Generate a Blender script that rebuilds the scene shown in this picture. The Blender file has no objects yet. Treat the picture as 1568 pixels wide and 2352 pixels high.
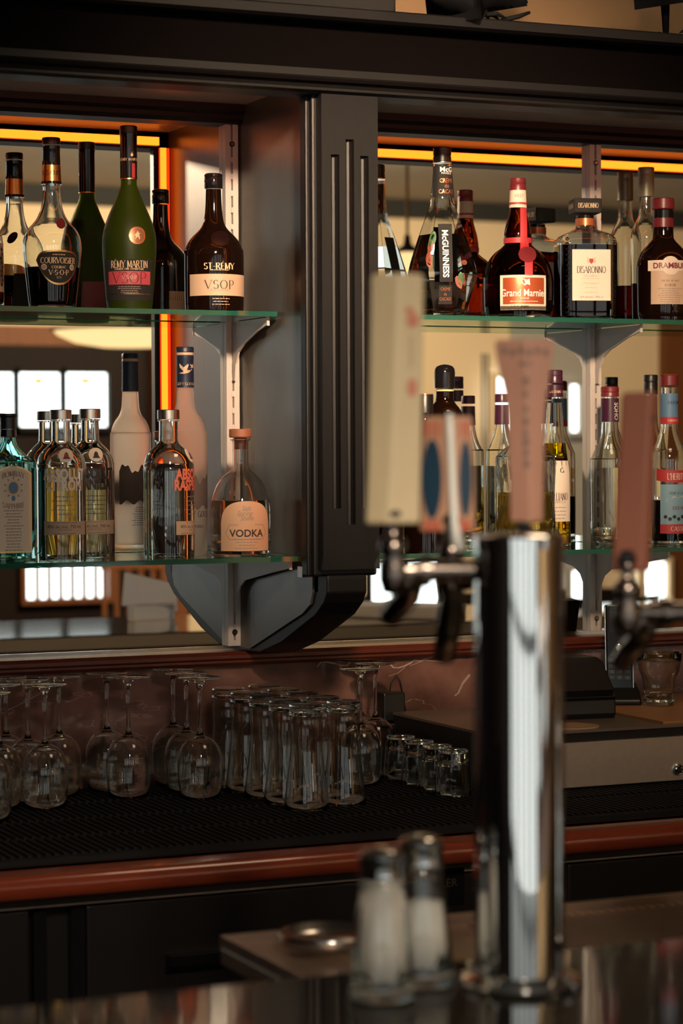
import bpy, bmesh, math, random
from math import sin, cos, pi, radians, atan2, sqrt
from mathutils import Vector, Matrix
random.seed(7)
S = bpy.context.scene
COL = S.collection

# ------------------------------------------------------------------ camera
FPX = 5447.0
CAMPOS = Vector((0.0, -4.0, 1.5))
AX = Vector((0.91301865, 0.01504236, 0.40764038))      # world X seen in (right, up, forward)
AY = Vector((-0.40788979, 0.02195191, 0.91276724))
AZ = Vector((-0.00478169, 0.99964586, -0.02617812))
right = Vector((AX[0], AY[0], AZ[0])); up = Vector((AX[1], AY[1], AZ[1])); fwd = Vector((AX[2], AY[2], AZ[2]))
cd = bpy.data.cameras.new('camera'); cam = bpy.data.objects.new('camera', cd); COL.objects.link(cam)
M = Matrix.Identity(4)
for i in range(3):
    M[i][0] = right[i]; M[i][1] = up[i]; M[i][2] = -fwd[i]; M[i][3] = CAMPOS[i]
cam.matrix_world = M
cd.sensor_fit = 'VERTICAL'; cd.sensor_height = 36.0; cd.lens = FPX / 2352 * 36
cd.clip_start = 0.05; cd.clip_end = 60
cd.dof.use_dof = True; cd.dof.focus_distance = 4.18; cd.dof.aperture_fstop = 4.6
S.camera = cam

# ------------------------------------------------------------------ light and exposure
W = bpy.data.worlds.new('world'); S.world = W; W.use_nodes = True
W.node_tree.nodes['Background'].inputs[0].default_value = (0.75, 0.85, 1.0, 1)
W.node_tree.nodes['Background'].inputs[1].default_value = 0.0
S.view_settings.view_transform = 'Standard'; S.view_settings.look = 'None'
S.view_settings.exposure = 0.0; S.view_settings.gamma = 1.0; S.view_settings.use_curve_mapping = False
S.cycles.max_bounces = 24; S.cycles.transmission_bounces = 24; S.cycles.glossy_bounces = 12
S.cycles.transparent_max_bounces = 24; S.cycles.diffuse_bounces = 4
S.cycles.sample_clamp_indirect = 4.0; S.cycles.caustics_refractive = True; S.cycles.caustics_reflective = True
S.cycles.blur_glossy = 0.6
DAY_FRONT = 1.25      # daylight in the tall windows behind the camera
DAY_FAR = 5.0        # daylight in the windows of the far wall
LED = 2.9

def lamp(name, loc, energy, color, size, rot=(0, 0, 0), size_y=None):
    d = bpy.data.lights.new(name, 'AREA'); d.energy = energy; d.color = color; d.size = size
    if size_y: d.shape = 'RECTANGLE'; d.size_y = size_y
    o = bpy.data.objects.new(name, d); o.location = loc; o.rotation_euler = rot; COL.objects.link(o)
    return o

def ray(px, py):
    return right * (px - 784) + up * (1176 - py) + fwd * FPX
def U(px, py, Y):
    d = ray(px, py); return CAMPOS + d * ((Y + 4.0) / d.y)
def Uz(px, py, z):
    d = ray(px, py); return CAMPOS + d * ((z - 1.5) / d.z)
def MR(px, py, Y):                         # a thing seen in the mirror
    p = U(px, py, Y); return Vector((p.x, -Y, p.z))

# ------------------------------------------------------------------ materials
def newmat(name):
    m = bpy.data.materials.new(name); m.use_nodes = True
    return m, m.node_tree, m.node_tree.nodes['Principled BSDF']
def pm(name, col, rough=0.5, metal=0.0, trans=0.0, ior=1.5, coat=0.0, emit=None, es=0.0, spec=0.5, noise=0.0, nscale=30, bump=0.0, stretch=None):
    m, t, b = newmat(name)
    b.inputs['Base Color'].default_value = (*col, 1); b.inputs['Roughness'].default_value = rough
    b.inputs['Metallic'].default_value = metal; b.inputs['Transmission Weight'].default_value = trans
    b.inputs['IOR'].default_value = ior; b.inputs['Coat Weight'].default_value = coat
    b.inputs['Specular IOR Level'].default_value = spec
    if emit: b.inputs['Emission Color'].default_value = (*emit, 1); b.inputs['Emission Strength'].default_value = es
    if noise or bump:
        tc = t.nodes.new('ShaderNodeTexCoord'); mp = t.nodes.new('ShaderNodeMapping'); n = t.nodes.new('ShaderNodeTexNoise')
        n.inputs['Scale'].default_value = nscale; n.inputs['Detail'].default_value = 6
        if stretch: mp.inputs['Scale'].default_value = stretch
        t.links.new(tc.outputs['Object'], mp.inputs[0]); t.links.new(mp.outputs[0], n.inputs['Vector'])
        if noise:
            r = t.nodes.new('ShaderNodeMix'); r.data_type = 'RGBA'; r.blend_type = 'MIX'
            r.inputs['A'].default_value = (*[c * (1 - noise) for c in col], 1)
            r.inputs['B'].default_value = (*[min(1, c * (1 + noise)) for c in col], 1)
            t.links.new(n.outputs[0], r.inputs['Factor']); t.links.new(r.outputs['Result'], b.inputs['Base Color'])
        if bump:
            bp = t.nodes.new('ShaderNodeBump'); bp.inputs['Strength'].default_value = bump; bp.inputs['Distance'].default_value = 0.002
            t.links.new(n.outputs[0], bp.inputs['Height']); t.links.new(bp.outputs[0], b.inputs['Normal'])
    return m
def glassm(name, col, rough=0.0, ior=1.5):
    m = bpy.data.materials.new(name); m.use_nodes = True; t = m.node_tree
    for n in list(t.nodes):
        if n.type != 'OUTPUT_MATERIAL': t.nodes.remove(n)
    g = t.nodes.new('ShaderNodeBsdfGlass'); g.inputs['Color'].default_value = (*col, 1)
    g.inputs['Roughness'].default_value = rough; g.inputs['IOR'].default_value = ior
    t.links.new(g.outputs[0], t.nodes['Material Output'].inputs['Surface'])
    return m
def emis(name, col, s):
    m = bpy.data.materials.new(name); m.use_nodes = True; t = m.node_tree
    for n in list(t.nodes):
        if n.type != 'OUTPUT_MATERIAL': t.nodes.remove(n)
    g = t.nodes.new('ShaderNodeEmission'); g.inputs[0].default_value = (*col, 1); g.inputs[1].default_value = s
    t.links.new(g.outputs[0], t.nodes['Material Output'].inputs['Surface'])
    return m
def marble(name):
    m, t, b = newmat(name)
    tc = t.nodes.new('ShaderNodeTexCoord'); mp = t.nodes.new('ShaderNodeMapping'); t.links.new(tc.outputs['Object'], mp.inputs[0])
    n = t.nodes.new('ShaderNodeTexNoise'); n.inputs['Scale'].default_value = 9; n.inputs['Detail'].default_value = 8
    t.links.new(mp.outputs[0], n.inputs['Vector'])
    cr = t.nodes.new('ShaderNodeValToRGB'); cr.color_ramp.elements[0].position = .35; cr.color_ramp.elements[0].color = (.10, .045, .034, 1)
    cr.color_ramp.elements[1].position = .7; cr.color_ramp.elements[1].color = (.29, .145, .115, 1)
    t.links.new(n.outputs[0], cr.inputs[0])
    n2 = t.nodes.new('ShaderNodeTexNoise'); n2.inputs['Scale'].default_value = 3.2; n2.inputs['Detail'].default_value = 5; n2.inputs['Roughness'].default_value = .6
    mp2 = t.nodes.new('ShaderNodeMapping'); mp2.inputs['Scale'].default_value = (.7, 1, 2.2); mp2.inputs['Location'].default_value = (.6, 0, .3)
    t.links.new(tc.outputs['Object'], mp2.inputs[0]); t.links.new(mp2.outputs[0], n2.inputs['Vector'])
    c2 = t.nodes.new('ShaderNodeValToRGB'); e = c2.color_ramp.elements; e[0].position = .496; e[0].color = (0, 0, 0, 1); e[1].position = .5; e[1].color = (1, 1, 1, 1)
    x = e.new(.504); x.color = (0, 0, 0, 1)
    t.links.new(n2.outputs[0], c2.inputs[0])
    mx = t.nodes.new('ShaderNodeMix'); mx.data_type = 'RGBA'; mx.inputs['B'].default_value = (.42, .27, .22, 1)
    ml = t.nodes.new('ShaderNodeMath'); ml.operation = 'MULTIPLY'; ml.inputs[1].default_value = .6; t.links.new(c2.outputs[0], ml.inputs[0])
    t.links.new(ml.outputs[0], mx.inputs['Factor']); t.links.new(cr.outputs[0], mx.inputs['A']); t.links.new(mx.outputs['Result'], b.inputs['Base Color'])
    b.inputs['Roughness'].default_value = .12
    return m

BLACKWOOD = pm('black_wood', (.007, .006, .006), .45, spec=.28, noise=.3, nscale=40, bump=.08, stretch=(6, 6, .5))
PANELWOOD = pm('panel_wood', (.068, .063, .055), .28, noise=.25, nscale=60, bump=.12, stretch=(8, 8, .4))
SOFFIT = pm('soffit', (.34, .33, .30), .36, noise=.1, nscale=20)
BEAMWOOD = pm('beam_wood', (.002, .001, .001), .8, spec=.05, noise=.3, nscale=30, stretch=(.5, 4, 4))
LEDGEWOOD = pm('red_wood', (.11, .022, .012), .25, noise=.4, nscale=35, stretch=(.6, 6, 6))
RAILWOOD = pm('rail_wood', (.20, .034, .014), .2, coat=.3, noise=.35, nscale=35, stretch=(.6, 6, 6))
MARBLE = marble('red_marble')
COUNTER = pm('counter', (.03, .012, .01), .3)
MATM = pm('rubber_mat', (.007, .005, .005), .7, spec=.25)
CABDARK = pm('cabinet_dark', (.009, .007, .007), .35)
FASCIA = pm('fascia', (.055, .042, .026), .4, noise=.2)
STEEL = pm('steel', (.62, .60, .57), .18, metal=1)
BRUSHED = pm('brushed_steel', (.72, .64, .58), .42, metal=1, noise=.1, nscale=80)
CHROME = pm('chrome', (.82, .82, .80), .045, metal=1)
DARKCHROME = pm('aged_chrome', (.20, .16, .135), .2, metal=1)
PAINTMETAL = pm('painted_metal', (.52, .46, .42), .4)
MIRROR = pm('mirror', (.84, .86, .84), 0.0, metal=1)
SHELFGLASS = glassm('shelf_glass', (.86, .97, .92))
SHELFEDGE = pm('shelf_edge', (.02, .16, .11), .05, trans=.5, ior=1.5)
CLEAR = glassm('clear_glass', (.97, .98, .97))
THIN = glassm('drinking_glass', (.97, .97, .96), 0, 1.45)
GREENFROST = pm('green_frost', (.09, .14, .008), .42, trans=.8, ior=1.25)
BROWNGLASS = pm('brown_glass', (.007, .0025, .0015), .05, spec=.5)
BLUEGLASS = glassm('blue_glass', (.66, .85, .85))
FROST = pm('frosted_glass', (1.0, .93, .86), .55, trans=.9, ior=1.15)
BLACKP = pm('black_plastic', (.012, .011, .011), .35)
BLACKG = pm('black_gloss', (.008, .007, .008), .12)
BLACKM = pm('black_matte', (.01, .009, .008), .8)
GOLD = pm('gold', (.75, .42, .14), .3, metal=1)
GOLDINK = pm('gold_ink', (.72, .50, .28), .45)
SILVERCAP = pm('silver_cap', (.62, .55, .50), .28, metal=1)
RED = pm('red_paper', (.42, .03, .035), .5)
PINKRED = pm('pink_red', (.45, .06, .08), .4)
WAX = pm('red_wax', (.16, .018, .022), .35)
CREAM = pm('cream_paper', (.72, .60, .48), .6)
TANP = pm('tan_paper', (.55, .38, .26), .5)
INK = pm('ink', (.02, .015, .015), .6)
GREYINK = pm('grey_ink', (.24, .19, .16), .6)
WHITEINK = pm('white_ink', (.75, .70, .64), .5)
BLUEINK = pm('blue_ink', (.10, .20, .32), .5)
NAVY = pm('navy', (.012, .02, .045), .4)
PURPLE = pm('purple_foil', (.05, .012, .03), .3)
ORANGEFOIL = pm('copper_foil', (.55, .16, .06), .3, metal=.5)
CORK = pm('wood_cork', (.30, .11, .06), .55, noise=.3, nscale=60)
L_COGNAC = glassm('cognac', (.16, .03, .008), 0, 1.36)
L_AMBER = glassm('amber', (.42, .10, .015), 0, 1.36)
L_AMARETTO = glassm('amaretto', (.24, .03, .012), 0, 1.36)
L_DARK = pm('dark_liquid', (.01, .004, .006), .1)
L_CLEAR = glassm('clear_liquid', (.97, .96, .94), 0, 1.34)
L_CITRON = pm('citron_liquid', (.92, .62, .12), .08, trans=.85, ior=1.34)
L_PALE = pm('pale_liquid', (.80, .70, .32), .1, trans=.65, ior=1.34)
L_YELLOW = glassm('yellow_liquid', (.95, .72, .02), 0, 1.34)

# ------------------------------------------------------------------ mesh helpers
def link(name, me, mat, parent=None, smooth=False):
    o = bpy.data.objects.new(name, me); COL.objects.link(o)
    if mat: me.materials.append(mat)
    if parent: o.parent = parent
    if smooth:
        for p in me.polygons: p.use_smooth = True
    return o
def obj(name, bm, mat, parent=None, smooth=False, sharp=None, bevel=0):
    if sharp:
        smooth = True
        bm.normal_update()
        for e in bm.edges:
            if len(e.link_faces) == 2 and e.calc_face_angle(0) > radians(sharp): e.smooth = False
    me = bpy.data.meshes.new(name); bm.to_mesh(me); bm.free()
    o = link(name, me, mat, parent, smooth)
    if bevel:
        m = o.modifiers.new('bevel', 'BEVEL'); m.width = bevel; m.segments = 2; m.limit_method = 'ANGLE'
    return o
def thing(name, label, cat, loc=(0, 0, 0), rz=0, group=None):
    o = bpy.data.objects.new(name, None); COL.objects.link(o); o.empty_display_size = .02
    o.location = loc; o.rotation_euler = (0, 0, rz); o['label'] = label; o['category'] = cat
    if group: o['group'] = group
    return o
def tag(o, label, cat, group=None):
    o['label'] = label; o['category'] = cat
    if group: o['group'] = group
    return o
def struct(o):
    o['kind'] = 'structure'; return o
def box(bm, x0, x1, y0, y1, z0, z1):
    v = [bm.verts.new(p) for p in ((x0, y0, z0), (x1, y0, z0), (x1, y1, z0), (x0, y1, z0), (x0, y0, z1), (x1, y0, z1), (x1, y1, z1), (x0, y1, z1))]
    for f in ((0, 3, 2, 1), (4, 5, 6, 7), (0, 1, 5, 4), (1, 2, 6, 5), (2, 3, 7, 6), (3, 0, 4, 7)): bm.faces.new([v[i] for i in f])
    return v
def bx(*a):
    bm = bmesh.new(); box(bm, *a); return bm
def prism(bm, pts, a0, a1, axis='x'):
    def P(p, a):
        return (a, p[0], p[1]) if axis == 'x' else ((p[0], a, p[1]) if axis == 'y' else (p[0], p[1], a))
    A = [bm.verts.new(P(p, a0)) for p in pts]; B = [bm.verts.new(P(p, a1)) for p in pts]; n = len(pts)
    bm.faces.new(A); bm.faces.new(B[::-1])
    for i in range(n): bm.faces.new((A[i], B[i], B[(i + 1) % n], A[(i + 1) % n]))
    bmesh.ops.recalc_face_normals(bm, faces=bm.faces[:])
    return bm
def rsect(th, r, k):
    return r * sin(th), -r * cos(th)
def lathe(bm, prof, seg=48, sect=rsect, mod=None):
    rings = []
    for q in prof:
        r, z = q[0], q[1]; k = q[2] if len(q) > 2 else 0
        if r <= 1e-6: rings.append([bm.verts.new((0, 0, z))]); continue
        rr = []
        for i in range(seg):
            th = 2 * pi * i / seg; f = 1 + (mod(th, z) if mod else 0); x, y = sect(th, r * f, k)
            rr.append(bm.verts.new((x, y, z)))
        rings.append(rr)
    for a, b in zip(rings, rings[1:]):
        for i in range(seg):
            j = (i + 1) % seg
            if len(a) == 1 and len(b) == 1: continue
            if len(a) == 1: bm.faces.new((a[0], b[j], b[i]))
            elif len(b) == 1: bm.faces.new((a[i], a[j], b[0]))
            else: bm.faces.new((a[i], a[j], b[j], b[i]))
    bmesh.ops.recalc_face_normals(bm, faces=bm.faces[:])
    return bm
def lt(prof, **k):
    return lathe(bmesh.new(), prof, **k)
def smoothprof(pts, n=4):
    """Catmull-Rom through (r,z,k) points, keeps duplicates as corners"""
    out = []
    P = [tuple(p) + (0,) * (3 - len(p)) for p in pts]
    for i in range(len(P) - 1):
        p0 = P[max(i - 1, 0)]; p1 = P[i]; p2 = P[i + 1]; p3 = P[min(i + 2, len(P) - 1)]
        out.append(p1)
        if abs(p1[1] - p2[1]) < 1e-5 or p1[0] == 0 or p2[0] == 0: continue
        for s in range(1, n):
            t = s / n; q = []
            for c in range(3):
                m1 = (p2[c] - p0[c]) / 2; m2 = (p3[c] - p1[c]) / 2
                h = (2 * t**3 - 3 * t * t + 1) * p1[c] + (t**3 - 2 * t * t + t) * m1 + (-2 * t**3 + 3 * t * t) * p2[c] + (t**3 - t * t) * m2
                q.append(h)
            q[0] = max(q[0], 0.0005)
            out.append(tuple(q))
    out.append(P[-1]); return out
def tube(bm, pts, r, seg=8, cap=True):
    pts = [Vector(p) for p in pts]; rs = r if isinstance(r, (list, tuple)) else [r] * len(pts); rings = []
    n0 = None
    for i, p in enumerate(pts):
        d = (pts[min(i + 1, len(pts) - 1)] - pts[max(i - 1, 0)]).normalized()
        if n0 is None: n0 = d.orthogonal().normalized()
        n0 = (n0 - d * n0.dot(d)).normalized(); b = d.cross(n0)
        rings.append([bm.verts.new(p + (n0 * cos(2 * pi * k / seg) + b * sin(2 * pi * k / seg)) * rs[i]) for k in range(seg)])
    for a, b in zip(rings, rings[1:]):
        for k in range(seg): bm.faces.new((a[k], a[(k + 1) % seg], b[(k + 1) % seg], b[k]))
    if cap: bm.faces.new(rings[0][::-1]); bm.faces.new(rings[-1])
    bmesh.ops.recalc_face_normals(bm, faces=bm.faces[:])
    return bm
def beadloft(pts2, ax0, ax1): return prism(bmesh.new(), pts2, ax0, ax1)

# ------------------------------------------------------------------ lettering
# small serif stroke alphabet: lines (x0,y0,x1,y1) and arcs ('a',cx,cy,rx,ry,deg0,deg1); box about 1 tall
G = {
 'A': (.78, [(.02, 0, .38, 1), (.38, 1, .76, 0), (.16, .34, .60, .34)], [(.02, 0), (.76, 0)]),
 'B': (.66, [(.12, 0, .12, 1), (.12, 1, .34, 1), ('a', .34, .76, .22, .24, 90, -90), (.12, .52, .36, .52), ('a', .36, .26, .26, .26, 90, -90), (.12, 0, .36, 0)], []),
 'C': (.76, [('a', .42, .5, .36, .5, 48, 312)], []),
 'D': (.76, [(.12, 0, .12, 1), (.12, 1, .32, 1), ('a', .32, .5, .38, .5, 90, -90), (.12, 0, .32, 0)], []),
 'E': (.62, [(.12, 0, .12, 1), (.12, 1, .56, 1), (.12, .52, .46, .52), (.12, 0, .58, 0)], []),
 'F': (.6, [(.12, 0, .12, 1), (.12, 1, .56, 1), (.12, .52, .46, .52)], [(.12, 0)]),
 'G': (.8, [('a', .42, .5, .36, .5, 48, 340), (.76, .02, .76, .42), (.55, .42, .8, .42)], []),
 'H': (.78, [(.12, 0, .12, 1), (.66, 0, .66, 1), (.12, .5, .66, .5)], [(.12, 0), (.12, 1), (.66, 0), (.66, 1)]),
 'I': (.3, [(.15, 0, .15, 1)], [(.15, 0), (.15, 1)]),
 'J': (.42, [(.28, .15, .28, 1), ('a', .12, .15, .16, .17, 0, -120)], [(.28, 1)]),
 'K': (.74, [(.12, 0, .12, 1), (.14, .42, .62, 1), (.26, .56, .70, 0)], [(.12, 0), (.12, 1), (.70, 0), (.62, 1)]),
 'L': (.6, [(.12, 0, .12, 1), (.12, 0, .56, 0)], [(.12, 1)]),
 'M': (.92, [(.12, 0, .14, 1), (.14, 1, .46, .05), (.46, .05, .78, 1), (.78, 1, .80, 0)], [(.12, 0), (.80, 0)]),
 'N': (.8, [(.12, 0, .12, 1), (.12, 1, .68, 0), (.68, 0, .68, 1)], [(.12, 0), (.68, 1)]),
 'O': (.84, [('a', .42, .5, .37, .5, 0, 360)], []),
 'P': (.64, [(.12, 0, .12, 1), (.12, 1, .34, 1), ('a', .34, .73, .25, .27, 90, -90), (.12, .46, .34, .46)], [(.12, 0)]),
 'R': (.72, [(.12, 0, .12, 1), (.12, 1, .34, 1), ('a', .34, .75, .24, .25, 90, -90), (.12, .5, .34, .5), (.36, .5, .66, 0)], [(.12, 0), (.66, 0)]),
 'S': (.6, [('a', .3, .75, .22, .25, 30, 250), ('a', .3, .26, .25, .26, 70, -150)], []),
 'T': (.7, [(.35, 0, .35, 1), (.03, 1, .67, 1)], [(.35, 0)]),
 'U': (.78, [(.12, .3, .12, 1), ('a', .39, .3, .27, .3, 180, 360), (.66, .3, .66, 1)], [(.12, 1), (.66, 1)]),
 'V': (.76, [(.02, 1, .38, 0), (.38, 0, .74, 1)], [(.02, 1), (.74, 1)]),
 'X': (.74, [(.04, 1, .70, 0), (.04, 0, .70, 1)], [(.04, 0), (.70, 0), (.04, 1), (.70, 1)]),
 'Y': (.74, [(.02, 1, .37, .48), (.37, .48, .72, 1), (.37, 0, .37, .48)], [(.37, 0), (.02, 1), (.72, 1)]),
 '-': (.4, [(.05, .42, .35, .42)], []), '.': (.26, [(.13, 0, .13, .1)], []), "'": (.2, [(.1, .8, .1, 1)], []), ' ': (.35, [], []),
 '\u00b7': (.26, [(.13, .45, .13, .55)], []),
}
G['\u00c9'] = (G['E'][0], G['E'][1] + [(.28, 1.12, .44, 1.28)], [])
def serif2d(s, h, thick=.15, thin=.055, gap=.08, squeeze=1.0):
    """returns list of quads in (u,v), centred"""
    Q = []; x = 0
    def seg(x0, y0, x1, y1, w0, w1):
        dx, dy = x1 - x0, y1 - y0; L = sqrt(dx * dx + dy * dy) or 1; nx, ny = -dy / L, dx / L
        Q.append([(x0 + nx * w0 / 2, y0 + ny * w0 / 2), (x0 - nx * w0 / 2, y0 - ny * w0 / 2), (x1 - nx * w1 / 2, y1 - ny * w1 / 2), (x1 + nx * w1 / 2, y1 + ny * w1 / 2)])
    def wd(dx, dy):
        L = sqrt(dx * dx + dy * dy) or 1; c = abs(dy / L)
        if dx * dy > 0 and abs(dx) > .08: return thin * 1.1
        return thin + (thick - thin) * c ** 1.5
    for ch in s:
        if ch not in G: x += .4; continue
        w, st, sf = G[ch]
        for t in st:
            if t[0] == 'a':
                _, cx, cy, rx, ry, a0, a1 = t; n = max(4, int(abs(a1 - a0) / 22))
                pr = None
                for i in range(n + 1):
                    a = radians(a0 + (a1 - a0) * i / n); p = (x + cx + rx * cos(a), cy + ry * sin(a)); ww = thin + (thick - thin) * abs(cos(a)) ** 1.3
                    if pr: seg(pr[0][0], pr[0][1], p[0], p[1], pr[1], ww)
                    pr = (p, ww)
            else:
                w_ = wd(t[2] - t[0], t[3] - t[1]); seg(x + t[0], t[1], x + t[2], t[3], w_, w_)
        for (sx, sy) in sf: seg(x + sx - .11, sy, x + sx + .11, sy, thin, thin)
        x += w + gap
    x -= gap
    return [[((u - x / 2) * h * squeeze, (v - .5) * h) for u, v in q] for q in Q]
def sans2d(s, h, bold=0.0, squeeze=1.0):
    cu = bpy.data.curves.new('tmp', 'FONT'); cu.body = s; cu.size = h * 1.38; cu.align_x = 'CENTER'; cu.offset = bold * h; cu.resolution_u = 3
    o = bpy.data.objects.new('tmp', cu); me = bpy.data.meshes.new_from_object(o)
    out = [[((me.vertices[i].co.x) * squeeze, me.vertices[i].co.y - h * .5) for i in p.vertices] for p in me.polygons]
    bpy.data.objects.remove(o); bpy.data.curves.remove(cu); bpy.data.meshes.remove(me)
    return out
def decal(name, polys, surf, mat, parent, du=0, dv=0, off=.0005, rot=0, arch=0, label=None):
    bm = bmesh.new(); c, s = cos(rot), sin(rot)
    for q in polys:
        vs = []
        for (u, v) in q:
            v += arch * u * u
            u2, v2 = u * c - v * s + du, u * s + v * c + dv
            vs.append(bm.verts.new(surf(u2, v2, off)))
        if len(vs) > 2:
            try: bm.faces.new(vs)
            except ValueError: pass
    o = obj(name, bm, mat, parent)
    if label: o['label'] = label
    return o
def patch(name, surf, u0, u1, lo, hi, mat, parent, off=.0003, nu=24, nv=5, label=None):
    if not callable(lo): a = lo; lo = lambda u: a
    if not callable(hi): b = hi; hi = lambda u: b
    bm = bmesh.new(); g = []
    for i in range(nu + 1):
        u = u0 + (u1 - u0) * i / nu; l, h = lo(u), hi(u)
        g.append([bm.verts.new(surf(u, l + (h - l) * j / nv, off)) for j in range(nv + 1)])
    for i in range(nu):
        for j in range(nv): bm.faces.new((g[i][j], g[i + 1][j], g[i + 1][j + 1], g[i][j + 1]))
    o = obj(name, bm, mat, parent, smooth=True)
    if label: o['label'] = label
    return o
def disc_fns(cu, cv, ru, rv):
    f = lambda u: rv * sqrt(max(0, 1 - ((u - cu) / ru) ** 2))
    return cu - ru, cu + ru, (lambda u: cv - f(u)), (lambda u: cv + f(u))
def flat(X, Yp, Z):                                  # decal surface on a plane facing -Y
    return lambda u, v, off: (X + u, Yp - off, Z + v)
def printlines(v0, v1, n, w, h=.0006):
    out = []
    for i in range(n):
        v = v0 + (v1 - v0) * i / max(1, n - 1); ww = w * random.uniform(.55, 1) / 2; u = -ww
        while u < ww:
            l = random.uniform(.002, .006); out.append([(u, v - h), (min(u + l, ww), v - h), (min(u + l, ww), v + h), (u, v + h)]); u += l + .001
    return out

# ------------------------------------------------------------------ bottles
class Bottle:
    """profile is read from measurements: (y_px, half_px, blend)"""
    def __init__(s, name, label, cat, px, Y, base, turn=0, group=None, sect=None, depth=1.0, n=2.0):
        P = U(px, 900, Y); s.k = (P - CAMPOS).dot(fwd) / FPX        # metres per pixel at this depth
        s.Y = Y; s.px = px; s.base = base
        # upright axis: follow image column at mid height
        s.root = thing(name, label, cat, (P.x, Y, base), -atan2(P.x, Y + 4) + radians(turn), group)
        s.depth = depth; s.n = n; s.custom = sect
    def z(s, y): return U(s.px, y, s.Y).z - s.base
    def prof(s, pts): 
        s.P = sorted([(max(0, s.z(y)), h * s.k, (q[0] if q else 0)) for (y, h, *q) in pts])
        return s.P
    def rad(s, z):
        P = s.P
        if z <= P[0][0]: return P[0][1], P[0][2]
        for a, b in zip(P, P[1:]):
            if a[0] <= z <= b[0]:
                t = (z - a[0]) / max(1e-9, b[0] - a[0]); return a[1] + (b[1] - a[1]) * t, a[2] + (b[2] - a[2]) * t
        return P[-1][1], P[-1][2]
    def sect(s, th, r, k):
        if s.custom: return s.custom(th, r, k)
        n = 2 + (s.n - 2) * k; d = 1 + (s.depth - 1) * k
        sx, cy = sin(th), -cos(th)
        return r * math.copysign(abs(sx) ** (2 / n), sx), r * d * math.copysign(abs(cy) ** (2 / n), cy)
    def surf(s, u, v, off):
        r, k = s.rad(v)
        if s.custom or k < .3:
            th = u / r; x, y = s.sect(th, r + off, k); return (x, y, v)
        n = 2 + (s.n - 2) * k; d = 1 + (s.depth - 1) * k
        uu = max(-.9999, min(.9999, u / r)); y = -r * d * (1 - abs(uu) ** n) ** (1 / n)
        return (u, y - off, v)
    def glass(s, mat, wall=.0017, top=None, solid=False, seg=64, name='glass_body', sharp=None, mod=None):
        pr = [(r, z, k) for z, r, k in s.P]
        if top is not None: pr = [q for q in pr if q[1] <= top]
        pr = smoothprof(pr, 3)
        b0 = pr[0]
        outer = [(0, .0012, 0), (b0[0] * .8, .0008, b0[2]), (b0[0] - .003, 0, b0[2]), (b0[0] - .0008, .0012, b0[2])] + [(r, z + (.003 if i == 0 else 0), k) for i, (r, z, k) in enumerate(pr)]
        if solid: full = outer + [(0, pr[-1][1], 0)]
        else:
            inner = [(max(.002, r - wall), z, k) for r, z, k in pr if z > .010]
            i0 = inner[0]
            full = outer + [(max(.002, pr[-1][0] - wall), pr[-1][1], pr[-1][2])] + inner[::-1][1:] + [(i0[0] * .8, .0075, i0[2]), (0, .0065, 0)]
        s.wall = wall; s.pr = pr
        return obj(name, lt(full, seg=seg, sect=s.sect, mod=mod), mat, s.root, sharp=sharp or 50)
    def liquid(s, mat, y, seg=64):
        zt = s.z(y); q = [(r - s.wall + .0004, z, k) for r, z, k in s.pr if .0085 < z < zt]
        r, k = s.rad(zt)
        q = [(0, .0078, 0), (q[0][0] * .8, .0078, q[0][2])] + q + [(r - s.wall + .0004, zt, k), (0, zt, 0)]
        return obj('liquid', lt(q, seg=seg, sect=s.sect), mat, s.root, sharp=40)
    def ring(s, name, pts, mat, mod=None, seg=48, label=None, extra=.0006, sharp=40, parent=None, closed=True):
        q = sorted([(s.z(y), h * s.k + extra) for y, h in pts])
        pr = [(r, z) for z, r in q]
        if closed: pr = [(0, pr[0][1])] + pr + [(0, pr[-1][1])]
        o = obj(name, lt(pr, seg=seg, mod=mod), mat, parent or s.root, sharp=sharp)
        if label: o['label'] = label
        return o
ribs = lambda n, a: (lambda th, z: a * (1 if int(th / (2 * pi) * n * 2) % 2 else -1))

# ================================================================== SETTING
ZC = 0.912         # back counter top
ZM = ZC            # mat/glasses level
FLOOR_TOP = 0
FL = pm('floor_wood', (.06, .03, .02), .4, noise=.3, nscale=12, stretch=(.4, 4, 1))
struct(obj('floor', bx(-4, 12, -9.2, .1, -.1, 0), FL))
struct(obj('ceiling', bx(-4, 12, -9.2, .1, 3.0, 3.1), pm('ceiling_paint', (.36, .33, .29), .8, noise=.06, nscale=3)))
TANW = pm('tan_wall', (.44, .27, .14), .8, noise=.1, nscale=4, bump=.2)
struct(obj('wall_back', bx(-.45, 12, .02, .12, 0, 3.0), TANW))
struct(obj('wall_back_darkened', bx(-4, -.45, .02, .12, 0, 3.0), pm('reflection_dark', (.02, .010, .007), .6)))  # unseen wall part, darkened so the tower's left side reflects dark
struct(obj('wall_left', bx(-4.1, -4, -9.2, .12, 0, 3.0), pm('dark_wall', (.03, .015, .01), .7)))
struct(obj('wall_right', bx(12, 12.1, -9.2, .12, 0, 3.0), TANW))
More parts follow.
